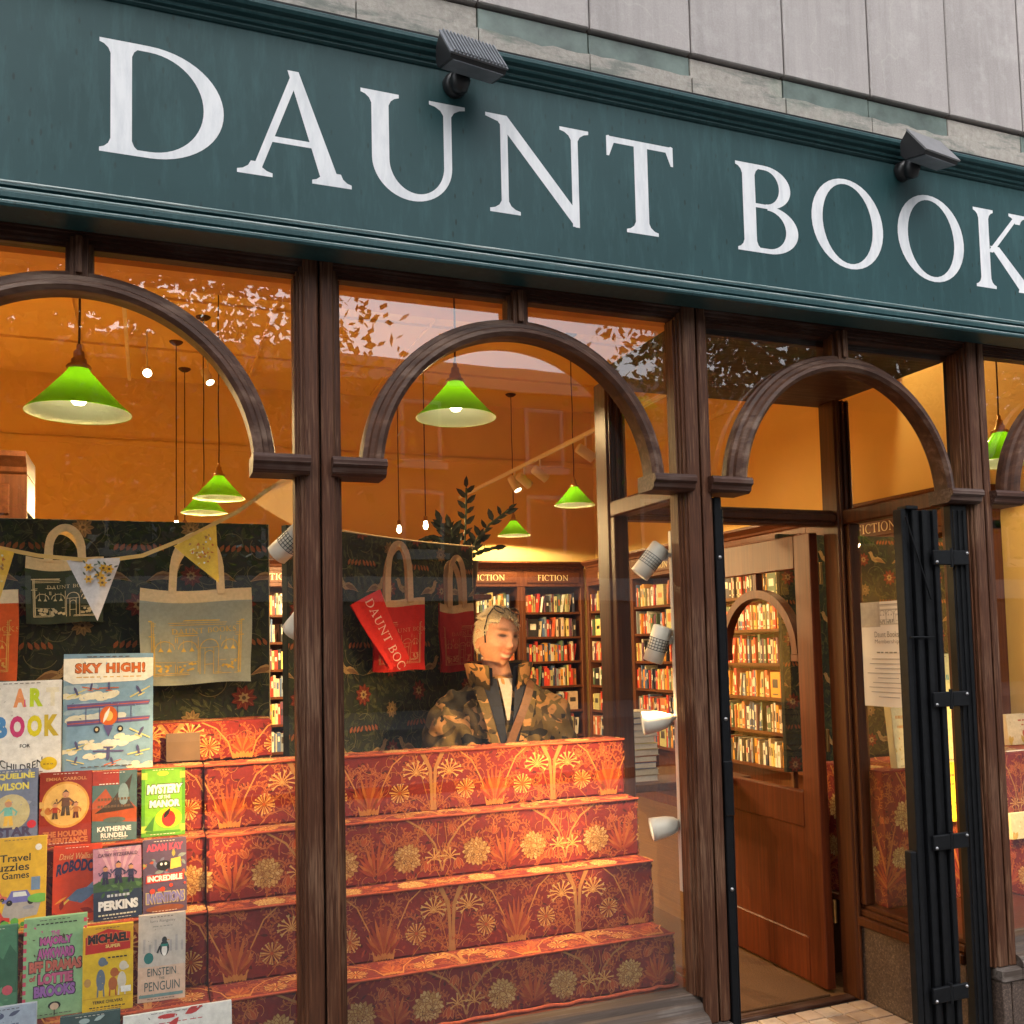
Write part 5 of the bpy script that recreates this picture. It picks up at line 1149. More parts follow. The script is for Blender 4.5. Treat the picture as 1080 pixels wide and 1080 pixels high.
def c_star(I, w, h):
    I.rect(0, 0, w, h, (.20, .24, .36)); scatter(I, w, h, 26, [(.34, .38, .5), (.12, .14, .26), (.5, .5, .4)], 8, 0, 1, 'leaf', .12); tx(I, w, h, 'JACQUELINE', .05, .86, .95, .95, (.78, .70, .15), bold=.04); tx(I, w, h, 'WILSON', .25, .74, .85, .83, (.78, .70, .15), bold=.04)
    I.ell(.55*w, .47*h, .32*w, .22*h, (.55, .5, .3), 20); figure(I, .5*w, .30*h, .32*h, (.2, .5, .45), (.75, .5, .1)); tx(I, w, h, 'STAR', .3, .16, .9, .28, (.1, .08, .16), bold=.05); tx(I, w, h, '', .35, .04, .9, .1, (.75, .7, .5), bold=.0); I.ell(.9*w, .3*h, .08*w, .05*h, (.6, .05, .08))
def c_houdini(I, w, h):
    I.rect(0, 0, w, h, (.30, .035, .016)); I.ell(.5*w, .55*h, .46*w, .315*h, (.62, .34, .08), 28); I.ell(.5*w, .55*h, .42*w, .285*h, (.70, .46, .16), 28)
    scatter(I, w, h, 12, [(.5, .2, .05), (.6, .4, .15)], 4, .45, .62, 'dot', .12); figure(I, .5*w, .40*h, .34*h, (.16, .08, .05), (.10, .07, .05)); figure(I, .30*w, .36*h, .22*h, (.4, .06, .03), (.12, .08, .05)); figure(I, .70*w, .36*h, .22*h, (.45, .2, .06), (.15, .05, .04))
    tx(I, w, h, 'EMMA CARROLL', .12, .88, .9, .925, (.62, .30, .12), bold=.02); tx(I, w, h, 'THE HOUDINI', .08, .115, .92, .195, (.55, .20, .07), bold=.05); tx(I, w, h, 'INHERITANCE', .06, .03, .94, .105, (.55, .20, .07), bold=.05)
def c_rundell(I, w, h):
    I.rect(0, 0, w, h, (.10, .17, .18)); I.poly([(0, .55*h), (.3*w, .75*h), (.55*w, .5*h), (.75*w, .62*h), (w, .45*h), (w, .25*h), (0, .3*h)], (.40, .10, .04)); I.rect(0, .80*h, .6*w, h, (.36, .05, .03)); I.poly([(.05*w, .4*h), (.4*w, .55*h), (.9*w, .95*h), (.8*w, .6*h), (.95*w, .45*h), (.5*w, .42*h)], (.07, .05, .04)); I.ell(.7*w, .66*h, .12*w, .16*h, (.22, .32, .36), 14)
    tx(I, w, h, '', .12, .55, .86, .64, (.16, .10, .05), bold=.05); tx(I, w, h, '', .12, .45, .86, .54, (.16, .10, .05), bold=.05); tx(I, w, h, 'KATHERINE', .12, .14, .88, .21, WH, bold=.03); tx(I, w, h, 'RUNDELL', .2, .05, .8, .12, WH, bold=.03); I.ell(.5*w, .3*h, .25*w, .04*h, (.12, .16, .15)); tx(I, w, h, '', .15, .80, .6, .83, WH, bold=0)
def c_mystery(I, w, h):
    I.rect(0, 0, w, h, (.10, .30, .03)); I.rect(.08*w, .03*h, .92*w, .97*h, (.20, .44, .04))
    for x in (.0, .88): 
        for y in (.84, .06): I.rect(x*w, y*h, (x+.13)*w, (y+.10)*h, (.42, .5, .08))
    I.leaf(.35*w, .92*h, .2*w, .1*w, 0, (.75, .62, .05)); I.leaf(.62*w, .92*h, .2*w, .1*w, math.pi, (.75, .62, .05)); I.ell(.5*w, .92*h, .05*w, .035*h, (.75, .62, .05))
    tx(I, w, h, 'MYSTERY', .12, .62, .92, .76, WH, bold=.06, slant=.08, outline=(.04, .07, .03)); tx(I, w, h, 'OF THE', .38, .545, .66, .60, WH, bold=.03, outline=(.04, .07, .03)); tx(I, w, h, 'MANOR', .18, .42, .88, .53, WH, bold=.06, slant=.05, outline=(.04, .07, .03))
    I.poly([(.06*w, .1*h), (.3*w, .3*h), (.26*w, .08*h)], (.06, .2, .03)); I.ell(.62*w, .26*h, .30*w, .145*h, (.66, .55, .03), 20); I.ell(.62*w, .25*h, .16*w, .12*h, (.55, .03, .02), 16); I.leaf(.5*w, .25*h, .3*w, .1*w, 1.0, K); I.rect(.1*w, .04*h, .9*w, .08*h, (.08, .25, .03))
def c_travel(I, w, h):
    I.rect(0, 0, w, h, (.72, .46, .035)); tx(I, w, h, 'Travel', .18, .74, .72, .82, K, bold=.015); tx(I, w, h, 'Puzzles', .02, .64, .70, .725, K, bold=.015); tx(I, w, h, '& Games', .06, .555, .70, .63, K, bold=.015); I.ell(.86*w, .88*h, .06*w, .035*h, WH)
    I.poly([(.2*w, .1*h), (.85*w, .15*h), (.95*w, .35*h), (.3*w, .33*h)], (.45, .42, .4))
    def car(x, y, s, c): I.poly([(x-.5*s, y), (x+.5*s, y), (x+.5*s, y+.14*s), (x+.3*s, y+.18*s), (x+.2*s, y+.36*s), (x-.25*s, y+.36*s), (x-.35*s, y+.16*s), (x-.5*s, y+.14*s)], c); I.poly([(x-.2*s, y+.18*s), (x+.2*s, y+.18*s), (x+.15*s, y+.32*s), (x-.2*s, y+.32*s)], (.7, .75, .75)); [I.ell(x+q*s, y, .09*s, .09*s, K, 10) for q in (-.3, .3)]
    car(.55*w, .30*h, .62*w, (.20, .20, .50)); car(.1*w, .10*h, .55*w, (.62, .06, .04)); car(.12*w, .34*h, .4*w, (.62, .16, .1)); I.rect(.74*w, .42*h, .9*w, .56*h, (.2, .3, .45)); scatter(I, w, h, 12, [(.10, .35, .06), (.16, .45, .08)], 4, .0, .1, 'dot', .14); I.ell(.88*w, .33*h, .2*w, .05*h, (.2, .5, .1)); I.ell(.7*w, .24*h, .1*w, .02*h, (.35, .35, .4))
def c_dog(I, w, h):
    I.rect(0, 0, w, h, (.58, .065, .014)); tx(I, w, h, 'David Walliams', .12, .82, .9, .90, (.75, .45, .2), bold=.0, slant=.2); tx(I, w, h, 'ROBODOG', .06, .60, .98, .76, (.02, .03, .10), bold=.05, bend=.02*h*3, slant=.1)
    I.poly([(.28*w, .30*h), (.5*w, .42*h), (.85*w, .46*h), (.95*w, .40*h), (.75*w, .30*h), (.6*w, .24*h)], (.14, .20, .30)); I.poly([(.7*w, .44*h), (.98*w, .58*h), (.96*w, .48*h), (.86*w, .42*h)], (.2, .27, .38)); I.leaf(.3*w, .34*h, .3*w, .05*w, 3.7, (.75, .35, .05)); I.line([(.34*w, .30*h), (.15*w, .20*h)], .04*w, (.75, .55, .1)); scatter(I, w, h, 8, [(.3, .02, .01)], 2, .02, .2, 'leaf', .2)
def c_perkins(I, w, h):
    I.rect(0, 0, w, h, (.46, .25, .36)); [I.poly([(.5*w, .45*h), (w*(.1+k*.2), h), (w*(.2+k*.2), h)], (.58, .36, .44)) for k in range(5)]; I.ell(.5*w, .42*h, .62*w, .16*h, (.06, .12, .07), 24); I.rect(0, 0, w, .40*h, (.03, .05, .10)); scatter(I, w, h, 40, [(.10, .2, .08), (.05, .12, .05)], 3, .36, .55, 'leaf', .08)
    for x, s in ((.25, .25), (.52, .30), (.78, .25)): figure(I, x*w, .50*h, s*h, (.05, .05, .12), (.03, .03, .08))
    tx(I, w, h, 'CATHY FITZGERALD', .1, .88, .92, .93, (.1, .06, .12), bold=.02); tx(I, w, h, '', .28, .29, .76, .38, (.45, .5, .6), bold=.05); tx(I, w, h, 'PERKINS', .10, .135, .92, .27, (.62, .66, .72), bold=.06); tx(I, w, h, '', .1, .05, .9, .10, (.6, .6, .5), bold=.0)
def c_kay(I, w, h):
    I.rect(0, 0, w, h, (.13, .09, .15)); tx(I, w, h, 'ADAM KAY', .08, .84, .92, .94, (.58, .10, .16), bold=.05); scatter(I, w, h, 20, [(.4, .35, .1), (.2, .2, .3), (.5, .12, .06), (.25, .3, .3)], 6, .52, .80, 'leaf', .12)
    I.ell(.47*w, .64*h, .17*w, .07*h, K, 16); I.ell(.42*w, .66*h, .03*w, .02*h, WH, 8); I.ell(.52*w, .66*h, .03*w, .02*h, WH, 8); I.poly([(.62*w, .58*h), (.88*w, .60*h), (.86*w, .74*h), (.64*w, .72*h)], (.66, .52, .12)); I.poly([(.06*w, .41*h), (.94*w, .43*h), (.92*w, .53*h), (.08*w, .52*h)], (.55, .05, .03)); tx(I, w, h, 'INCREDIBLE', .10, .43, .90, .51, WH, bold=.05); tx(I, w, h, 'INVENTIONS', .08, .14, .94, .28, (.22, .2, .42), bold=.06, outline=(.5, .42, .2)); I.ell(.5*w, .06*h, .44*w, .05*h, (.3, .1, .04)); scatter(I, w, h, 5, [(.6, .08, .04)], 2, .3, .38, 'dot', .1)
def c_lottie(I, w, h):
    I.rect(0, 0, w, h, (.30, .50, .28))
    for k in range(12): I.rect(0, k*h/12, .05*w, (k+.5)*h/12, (.60, .10, .16)); I.rect(.95*w, k*h/12, w, (k+.5)*h/12, (.60, .10, .16))
    PK = (.52, .14, .36); tx(I, w, h, 'THE', .43, .81, .57, .86, PK, bold=.04); tx(I, w, h, 'MAJORLY', .26, .70, .76, .80, PK, bold=.06, outline=(.10, .05, .10)); tx(I, w, h, 'AWKWARD', .22, .585, .80, .685, PK, bold=.06, outline=(.10, .05, .10)); tx(I, w, h, 'BFF DRAMAS', .10, .455, .92, .565, (.56, .16, .12), bold=.06, outline=(.10, .05, .06)); tx(I, w, h, 'of', .1, .37, .2, .43, (.56, .1, .12), bold=.03); tx(I, w, h, 'LOTTIE', .24, .33, .78, .435, (.58, .14, .26), bold=.06, outline=(.10, .05, .08)); tx(I, w, h, 'BROOKS', .18, .205, .82, .315, (.34, .16, .42), bold=.06, outline=(.08, .05, .10))
    tx(I, w, h, '', .2, .92, .85, .95, K, bold=0); I.ell(.5*w, .11*h, .10*w, .04*h, K, 14); I.ell(.5*w, .10*h, .07*w, .035*h, (.7, .55, .4), 12); I.line([(.5*w, .07*h), (.5*w, .01*h)], .015*w, K); scatter(I, w, h, 10, [(.10, .12, .06), (.55, .12, .3)], 5, .6, .9, 'leaf', .05)
def c_michael(I, w, h):
    I.rect(0, 0, w, h, (.72, .50, .02)); I.rect(0, .68*h, w, h, (.70, .42, .02)); I.poly([(.05*w, .68*h), (.95*w, .70*h), (.95*w, .90*h), (.5*w, .96*h), (.05*w, .88*h)], (.52, .03, .02)); tx(I, w, h, 'MICHAEL', .10, .795, .92, .905, K, bold=.06, outline=(.7, .2, .05)); tx(I, w, h, 'SUPER', .45, .735, .75, .775, (.75, .6, .2), bold=.03)
    for x, s, c in ((.36, .42, (.16, .20, .26)), (.60, .26, (.45, .14, .04)), (.78, .34, (.66, .6, .5))): I.ell(x*w, (.22+s*.35)*h, .09*w, s*.3*h, c, 14); I.ell((x+.03)*w, (.22+s*.85)*h, .085*w, .055*h, c, 12); I.ell((x+.1)*w, (.21+s*.83)*h, .045*w, .025*h, c, 10); [I.line([((x+q)*w, .3*h), ((x+q*1.3)*w, .17*h)], .03*w, c) for q in (-.05, .05)]
    I.rect(.02*w, .16*h, .98*w, .165*h, (.5, .3, .02)); tx(I, w, h, 'TERRIE CHILVERS', .2, .095, .8, .13, K, bold=.02); tx(I, w, h, '', .14, .04, .86, .07, K, bold=0); I.rect(.76*w, .2*h, .96*w, .27*h, WH); I.ell(.1*w, .35*h, .07*w, .05*h, (.5, .3, .1)); tx(I, w, h, '', .5, .60, .9, .64, K, bold=0)
def c_penguin(I, w, h):
    I.rect(0, 0, w, h, (.56, .52, .48)); I.rect(0, 0, w, .40*h, (.66, .50, .40)); tx(I, w, h, 'Iona Rangeley', .25, .90, .78, .94, (.2, .2, .22), bold=0); tx(I, w, h, '', .3, .85, .75, .87, (.3, .3, .3), bold=0)
    for x in (.1, .22, .34, .66, .78, .9): I.rect(x*w, .56*h, (x+.05)*w, (.64+.12*((x*37) % 1))*h, (.44, .42, .42))
    I.ell(.55*w, .60*h, .10*w, .09*h, (.04, .05, .06), 16); I.ell(.55*w, .58*h, .06*w, .07*h, WH, 14); I.ell(.55*w, .695*h, .055*w, .04*h, (.04, .05, .06), 12); I.leaf(.60*w, .695*h, .07*w, .02*w, 0, (.6, .3, .05)); I.line([(.46*w, .63*h), (.40*w, .55*h)], .04*w, (.04, .05, .06)); I.poly([(.47*w, .65*h), (.63*w, .65*h), (.62*w, .62*h), (.48*w, .62*h)], (.03, .25, .22)); I.ell(.22*w, .50*h, .10*w, .065*h, (.03, .20, .20), 16)
    DT = (.06, .13, .14); tx(I, w, h, 'EINSTEIN', .20, .29, .80, .38, DT, bold=.0); tx(I, w, h, 'THE', .44, .245, .56, .275, DT, bold=0); tx(I, w, h, 'PENGUIN', .14, .12, .88, .225, DT, bold=.0); I.rect(.03*w, .05*h, .95*w, .085*h, (.18, .32, .33))
def c_house(I, w, h):
    I.rect(0, 0, w, h, (.10, .26, .15)); I.poly([(.4*w, .3*h), (w, .3*h), (w, .7*h), (.85*w, .8*h), (.7*w, .65*h), (.55*w, .72*h)], (.05, .16, .09)); scatter(I, w, h, 18, [(.06, .18, .1), (.16, .34, .2)], 3, .0, .4, 'leaf', .12); I.ell(.8*w, .33*h, .12*w, .05*h, (.6, .12, .16))
def c_blank(base, tcol, word): 
    def f(I, w, h):
        I.rect(0, 0, w, h, base); I.ell(.4*w, .91*h, .09*w, .035*h, tcol); I.leaf(.56*w, .90*h, .2*w, .07*w, .4, tcol); tx(I, w, h, '', .25, .80, .75, .83, tcol); scatter(I, w, h, 10, [tcol], 3, .2, .8, 'leaf', .08)
    return f
S = STEP; dyl = .018
Y1, Y2, Y3, Y4 = S[3][0]+.05, S[2][0]+dyl+.045, S[1][0]+dyl+.04, S[0][0]+dyl+.06
BK = [
 ('pale blue book with biplanes and SKY HIGH in orange letters', 66, 161, 690, Y1, S[3][1], 811, (.16, .30, .46), c_sky, .02, 4),
 ('large white art book for children with multicoloured capital letters', -18, 65, 719, Y1-.015, S[3][1], 818, WH, c_art, .03, 4),
 ('blue book with yellow author lettering and a round fairy scene', -22, 40, 813, Y2, S[2][1], 887, (.16, .2, .34), c_star, .03, 6),
 ('dark red book with golden round circus picture', 41, 96, 815, Y2, S[2][1], 888, (.28, .03, .014), c_houdini, .028, 6),
 ('stormy teal and rust book with white author name at its foot', 97, 144, 814, Y2, S[2][1], 886, (.09, .15, .16), c_rundell, .032, 6),
 ('green book titled MYSTERY OF THE MANOR', 149, 195, 811, Y2+.01, S[2][1], 880, (.10, .30, .03), c_mystery, .02, 6),
 ('tall yellow travel puzzle book with little cars', -12, 48, 885, Y3-.01, S[1][1], 975, (.70, .44, .03), c_travel, .02, 6),
 ('orange red book with a flying grey dog', 55, 106, 893, Y3+.012, S[1][1], 968, (.56, .06, .012), c_dog, .028, 6),
 ('pink and navy book with three dancing figures on a hill', 99, 150, 895, Y3-.012, S[1][1], 972, (.05, .06, .12), c_perkins, .024, 6),
 ('dark purple book of incredible inventions with red author name', 151, 197, 886, Y3, S[1][1], 960, (.12, .08, .14), c_kay, .024, 6),
 ('deep green book with a house among leaves', -30, 18, 980, Y4+.01, S[0][1], 1060, (.09, .24, .14), c_house, .024, 6),
 ('mint green book with pink hand lettering and red striped edge', 24, 91, 969, Y4+.005, S[0][1], 1062, (.28, .48, .26), c_lottie, .026, 6),
 ('yellow book with red title cloud and three cartoon animals', 87, 140, 978, Y4-.015, S[0][1], 1062, (.70, .48, .02), c_michael, .022, 6),
 ('pale grey and pink book with a small penguin', 145, 195, 966, Y4+.005, S[0][1], 1043, (.58, .5, .44), c_penguin, .024, 6)]
for lab, x0, x1, yt_, Yd, zb, yb_, cov, dr, th, le in BK: display_book(lab, x0, x1, yt_, yb_, Yd, zb, cov, dr, th, le, R_(random.uniform(-2, 2)))
display_book('large white picture book lying low at the foot of the steps', 130, 245, 1066, 1150, .135, .404, WH, c_blank(WH, (.6, .06, .06), 'up'), .012, 8, 0)
display_book('dark teal book at the foot of the steps beside the large white one', 62, 126, 1072, 1150, .14, .404, (.05, .10, .10), c_blank((.05, .10, .10), (.4, .5, .5), 'SEA'), .02, 8, 0)
display_book('pale blue picture book at the foot of the steps under the green house book', -30, 38, 1066, 1150, .14, .404, (.4, .46, .55), c_blank((.4, .46, .55), (.1, .12, .2), 'pets'), .02, 8, 0)

# ================================================================ PLANT ON A STAND
pc = Vector(atd(487, 598, 5.3))
pl = thing('potted_plant', 'dark leafy potted plant with arching stems above the slanted board', 'plant', (pc.x, pc.y, pc.z-.16))
part('pot', MB().lathe([(0, -.16), (.07, -.16), (.095, .02), (.10, .03), (.09, .03), (.085, .0), (0, .0)], tuple(pc), 24), 'pot_black', pl)
fw = Vector((cR[0], cR[1], 0)); fd = Vector((cF[0], cF[1], 0))
def frond(tips, nleaf, s, droop=0):
    pts = [Vector(pc)+fw*a+Vector((0, 0, b))+fd*c for a, b, c in tips]; st = part('stem', MB().tube([tuple(p) for p in pts], [.006]*len(pts), 6), 'stem_green', pl)
    for k in range(nleaf):
        q = (k+1)/nleaf; f = q*(len(pts)-1); i = min(int(f), len(pts)-2); p = pts[i].lerp(pts[i+1], f-i); d = (pts[i+1]-pts[i]).normalized()
        sd = 1 if k % 2 else -1; ax = (d*.75+fw*sd*.75+fd*random.uniform(-.5, .5)).normalized() if k < nleaf-1 else d; L = s*random.uniform(.8, 1.15); nrm = (fd*-1+fw*random.uniform(-.5, .5)+Vector((0, 0, random.uniform(-.4, .6)))).normalized(); cr = ax.cross(nrm).normalized()
        vs = [p, p+ax*L*.3+cr*L*.20+nrm*.006, p+ax*L*.65+cr*L*.17+nrm*.006, p+ax*L, p+ax*L*.65-cr*L*.17+nrm*.006, p+ax*L*.3-cr*L*.20+nrm*.006, p+ax*L*.5-nrm*.004]
        part('leaf', MB().add(vs, [(0, 1, 6), (1, 2, 6), (2, 3, 6), (3, 4, 6), (4, 5, 6), (5, 0, 6)], True), 'leaf_dark', st)
frond([(0, 0, 0), (.02, .15, 0), (.03, .3, 0), (.035, .45, 0)], 15, .075); frond([(0, 0, 0), (.08, .12, .02), (.16, .24, .02), (.27, .32, .02)], 15, .075); frond([(0, 0, 0), (-.06, .10, 0), (-.13, .17, 0), (-.18, .16, 0)], 12, .085); frond([(0, 0, 0), (-.05, .12, .03), (-.09, .2, .03), (-.11, .25, .02)], 12, .085)
frond([(0, 0, 0), (-.03, .08, -.04), (-.08, .10, -.05), (-.14, .07, -.05)], 11, .09); frond([(0, 0, 0), (.05, .06, 0), (.11, .09, -.02), (.18, .10, -.02)], 9, .07); frond([(0, 0, 0), (-.02, .12, .02), (-.05, .18, .0), (-.06, .22, .0)], 10, .085); frond([(0, 0, 0), (.03, .08, -.02), (.07, .12, -.02), (.10, .17, -.01)], 9, .07)
ps = thing('plant_stand', 'dark wooden pedestal under the potted plant behind the slanted board', 'pedestal', (pc.x, pc.y, 0))
part('column', MB().box(pc.x-.06, pc.x+.06, pc.y-.06, pc.y+.06, .04, pc.z-.19, .005), 'oak_shelf', ps); part('top', MB().box(pc.x-.13, pc.x+.13, pc.y-.13, pc.y+.13, pc.z-.19, pc.z-.162, .005), 'oak_shelf', ps); part('foot', MB().box(pc.x-.15, pc.x+.15, pc.y-.15, pc.y+.15, 0, .04, .006), 'oak_shelf', ps)

# ================================================================ RIGHT-HAND WINDOW (past the gate)
yb4 = 1.5
a = at(826, 700, yb4)[0]
board('dark floral cloth board behind the notice and the far window display', (a, yb4, .85), (1, 0, 0), 4.70-a, at(930, 566, yb4)[2]-.85, seed=21)
# notice on the side glass
n0, n1 = atx(908, 636, XR+.005), atx(957, 742, XR+.005)
t = thing('membership_notice', 'white printed membership notice taped inside the recess side glass', 'notice', (XR, (n0[1]+n1[1])/2, min(n0[2], n1[2])))
nw = .30; nh = n0[2]-n1[2]+.02; y1_ = n0[1]
sh = part('sheet', MB().box(XR+.002, XR+.004, y1_-nw, y1_, n1[2]-.02, n0[2], .0005), 'sign_paper', t)
I = Ink(nw, nh); g = (.25, .23, .22)
I.rect(0, nh*.76, nw*.38, nh, (.42, .39, .37)); shop_drawing(I, nw*.34, nh*.78, nw*.6, nh*.19, (.38, .35, .33), False)
I.text('Daunt Books', nw*.27, nh*.66, nw*.73, nh*.715, g, 1, .0); I.text('Membership', nw*.27, nh*.59, nw*.73, nh*.64, g, 1, .0); tx(I, nw, nh, '', .3, .50, .7, .53, g)
for k, (a_, b_2) in enumerate(((.2, .8), (.15, .85), (.25, .75), (.1, .9), (.3, .7), (.2, .8), (.12, .88), (.16, .84), (.3, .7))): I.rect(nw*a_, nh*(.45-k*.045), nw*b_2, nh*(.457-k*.045), (.4, .38, .37))
inv = WM[t.name].inverted(); I.build('notice_print', sh, lambda u, v, f: inv @ Vector((XR+.002-f, y1_-u, n1[2]-.02+v)), 'print_paper')
# red cloth display in the far window
for lab, x0, x1, y0, y1, z0, z1, sd in (('red floral cloth plinth by the recess corner of the far window', 3.10, 3.75, .55, .95, .404, .98, 3), ('low red floral cloth step in the far window past the gate', 3.76, 4.85, .30, .95, .404, .66, 5), ('upper red floral cloth step at the back of the far window', 3.765, 4.86, .62, 1.2, .661, 1.0, 8)):
    t = thing('cloth_plinth', lab, 'display block', ((x0+x1)/2, (y0+y1)/2, z0)); s = part('block', MB().box(x0, x1, y0, y1, z0, z1, .006), 'red_cloth', t)
    for nm, w_, o3, eu, ev, en in (('front_print', (x1-x0, z1-z0-.008), (x0, y0, z0+.002), (1, 0, 0), (0, 0, 1), (0, -1, 0)), ('top_print', (x1-x0, y1-y0), (x0, y0, z1), (1, 0, 0), (0, 1, 0), (0, 0, 1)), ('end_print', (y1-y0, z1-z0-.008), (x0, y1, z0+.002), (0, -1, 0), (0, 0, 1), (-1, 0, 0))):
        I = Ink(*w_)
        floral_red(I, 1, .2, sd)
        if w_[1] > .4: mum(I, .12, .38, .07, random.Random(2)); mum(I, .27, .14, .065, random.Random(3))
        cloth_rect(I, nm, s, o3, eu, ev, en)
t = thing('tin', 'small mottled green cylinder tin on the far window bed by the recess corner', 'tin', tuple(at(930, 955, .42)))
q = at(930, 962, .50); part('tin_body', MB().lathe([(0, 0), (.045, 0), (.047, .004), (.047, .13), (.044, .134), (0, .134)], (XR+.13, .42, .403), 24), cmat((.10, .13, .05), .5, .4), t); part('lid', MB().lathe([(.0485, .11), (.0485, .137), (0, .139)], (XR+.13, .42, .403), 24), cmat((.12, .15, .06), .5, .3), t)
FB = [('cream book with orange title standing open faced beside the notice', 943, 962, 742, 815, .60, .98, (.72, .62, .36), (.66, .3, .08), .04), ('yellow edged white book seen through the gap of the folding gate', 990, 1012, 690, 800, .62, .98, (.74, .66, .3), (.1, .35, .3), .03), ('yellow book low in the gap of the folding gate', 992, 1014, 805, 880, .5, .75, (.72, .55, .05), (.5, .1, .05), .03),
      ('bright white book past the gate pillar on the upper cloth step', 1062, 1130, 790, 855, .68, 1.0, WH, (.45, .4, .2), .03), ('cream picture book past the gate pillar with a little dark figure', 1066, 1135, 855, 915, .42, .662, (.72, .64, .4), (.1, .08, .12), .03), ('ivory book with a red floral panel past the gate pillar', 1062, 1120, 752, 790, .85, 1.0, (.72, .6, .4), (.5, .1, .05), .03)]
for lab, x0, x1, yt_, yb_, Yd, zb, cov, ink, th in FB:
    display_book(lab, x0, x1 if x1 > x0 else x0+20, yt_, yb_, Yd, zb if zb > .9 else zb, cov, (lambda cov, ink: (lambda I, w, h: (I.rect(0, 0, w, h, cov), tx(I, w, h, '', .2, .72, .8, .84, ink, bold=.02), tx(I, w, h, '', .25, .58, .75, .68, ink, bold=.02), scatter(I, w, h, 14, [ink, (.6, .4, .1)], 4, .08, .5, 'leaf', .08))))(cov, ink), th, 6, 0)
# ================================================================ PERSON BEHIND THE STEPS
def sm_tube(mb, pts, rs, n=16): mb.tube(pts, rs, n, True)
def ball(mb, c, r, n=20):
    rx, ry, rz = r if hasattr(r, '__len__') else (r, r, r)
    mb.lathe([(math.sin(math.pi*i/n), -math.cos(math.pi*i/n)) for i in range(n+1)], (0, 0, 0), n) if False else None
    o = MB().grid(lambda u, v: (c[0]+rx*math.cos(2*math.pi*u)*math.sin(math.pi*v), c[1]+ry*math.sin(2*math.pi*u)*math.sin(math.pi*v), c[2]-rz*math.cos(math.pi*v)), n, n, True, True)
    mb.add(o.v, o.f, True)
def remeshed(name, mb, voxel, smooth=2, disp=None):
    me = mesh_from(name+'_raw', mb); ob = bpy.data.objects.new(name+'_raw', me); COL.objects.link(ob)
    m = ob.modifiers.new('r', 'REMESH'); m.mode = 'VOXEL'; m.voxel_size = voxel; m.use_smooth_shade = True
    if smooth: q = ob.modifiers.new('s', 'SMOOTH'); q.factor = .5; q.iterations = smooth
    dg = bpy.context.evaluated_depsgraph_get(); out = bpy.data.meshes.new_from_object(ob.evaluated_get(dg)); out.name = name
    bpy.data.objects.remove(ob); bpy.data.meshes.remove(me); return out
G = lambda x, z, cx, cz, sx, sz: math.exp(-((x-cx)/sx)**2-((z-cz)/sz)**2)
def head_point(u, v, off=0.0):
    a = 2*math.pi*u; p = math.pi*v; x = .079*math.sin(p)*math.cos(a); y = .096*math.sin(p)*math.sin(a); z = -.119*math.cos(p)
    fr = max(0, -y/.096)
    if z < -.015:
        t = min(1, (-z-.015)/.10); x *= 1-.30*t**1.3; y = y*(1-.12*t) if y < 0 else y*(1-.55*t)
    if z > .03: x *= 1+.05*min(1, (z-.03)/.06)
    if y < 0:
        ax = abs(x); d = 0
        d += .009*G(x, z, 0, .012, .009, .02)+.020*G(x, z, 0, -.022, .011, .013)+.006*G(ax, z, .011, -.030, .006, .007)
        d += .006*G(ax, z, .024, .036, .024, .009)-.010*G(ax, z, .031, .016, .015, .010)+.0035*G(ax, z, .031, .014, .010, .006)
        d += .007*G(ax, z, .041, -.026, .016, .016)+.007*G(x, z, 0, -.055, .026, .009)+.006*G(x, z, 0, -.072, .018, .007)-.005*G(x, z, 0, -.0635, .022, .003)-.004*G(ax, z, .033, -.052, .006, .012)
        d += .010*G(x, z, 0, -.100, .022, .016)-.004*G(x, z, 0, -.084, .02, .007)
        y -= d*min(1, fr*2.2)
    n = Vector((x/.074**2, y/.096**2, z/.122**2)).normalized(); q = Vector((x, y, z))+n*off
    return q
PD = 3.76
pb = Vector(atd(527, 700, PD)); PX, PYY = pb.x, pb.y
hc = Vector(atd(524, 674, PD)); HZ = hc.z
per = thing('person', 'smiling person in a brown camouflage jacket looking out over the display steps', 'person', (PX, PYY, 0), (0, 0, R_(-21.2+10)))
iM = WM[per.name].inverted()
hloc = iM @ hc
HM = Matrix.Translation(hloc) @ Matrix.Rotation(R_(26), 4, 'Z') @ Matrix.Rotation(R_(4), 4, 'X') @ Matrix.Rotation(R_(4), 4, 'Y')
SHZ = HZ-.205                          # shoulder line
mb = MB(); hb = MB().grid(lambda u, v: head_point(u, v), 120, 120, True, True); hb.xf(HM); mb.add(hb.v, hb.f, True)
for s in (-1, 1):
    e = MB(); e.grid(lambda u, v, s=s: Vector((s*(.076+.010*math.cos(2*math.pi*v)), .016+.019*math.cos(2*math.pi*u)*(1+.25*math.cos(2*math.pi*v)), -.004+.033*math.sin(2*math.pi*u)*(1+.25*math.cos(2*math.pi*v))+.004*math.sin(2*math.pi*v))), 20, 10, True, True)
    ball(e, (s*.076, .016, -.004), (.006, .016, .029), 14); mb.add(e.xf(HM).v, e.f, True)
n0_ = HM @ Vector((0, .012, -.07)); sm_tube(mb, [tuple(n0_), (hloc.x*.4, .015, SHZ+.06), (0, .02, SHZ-.03)], [.053, .054, .065], 20)
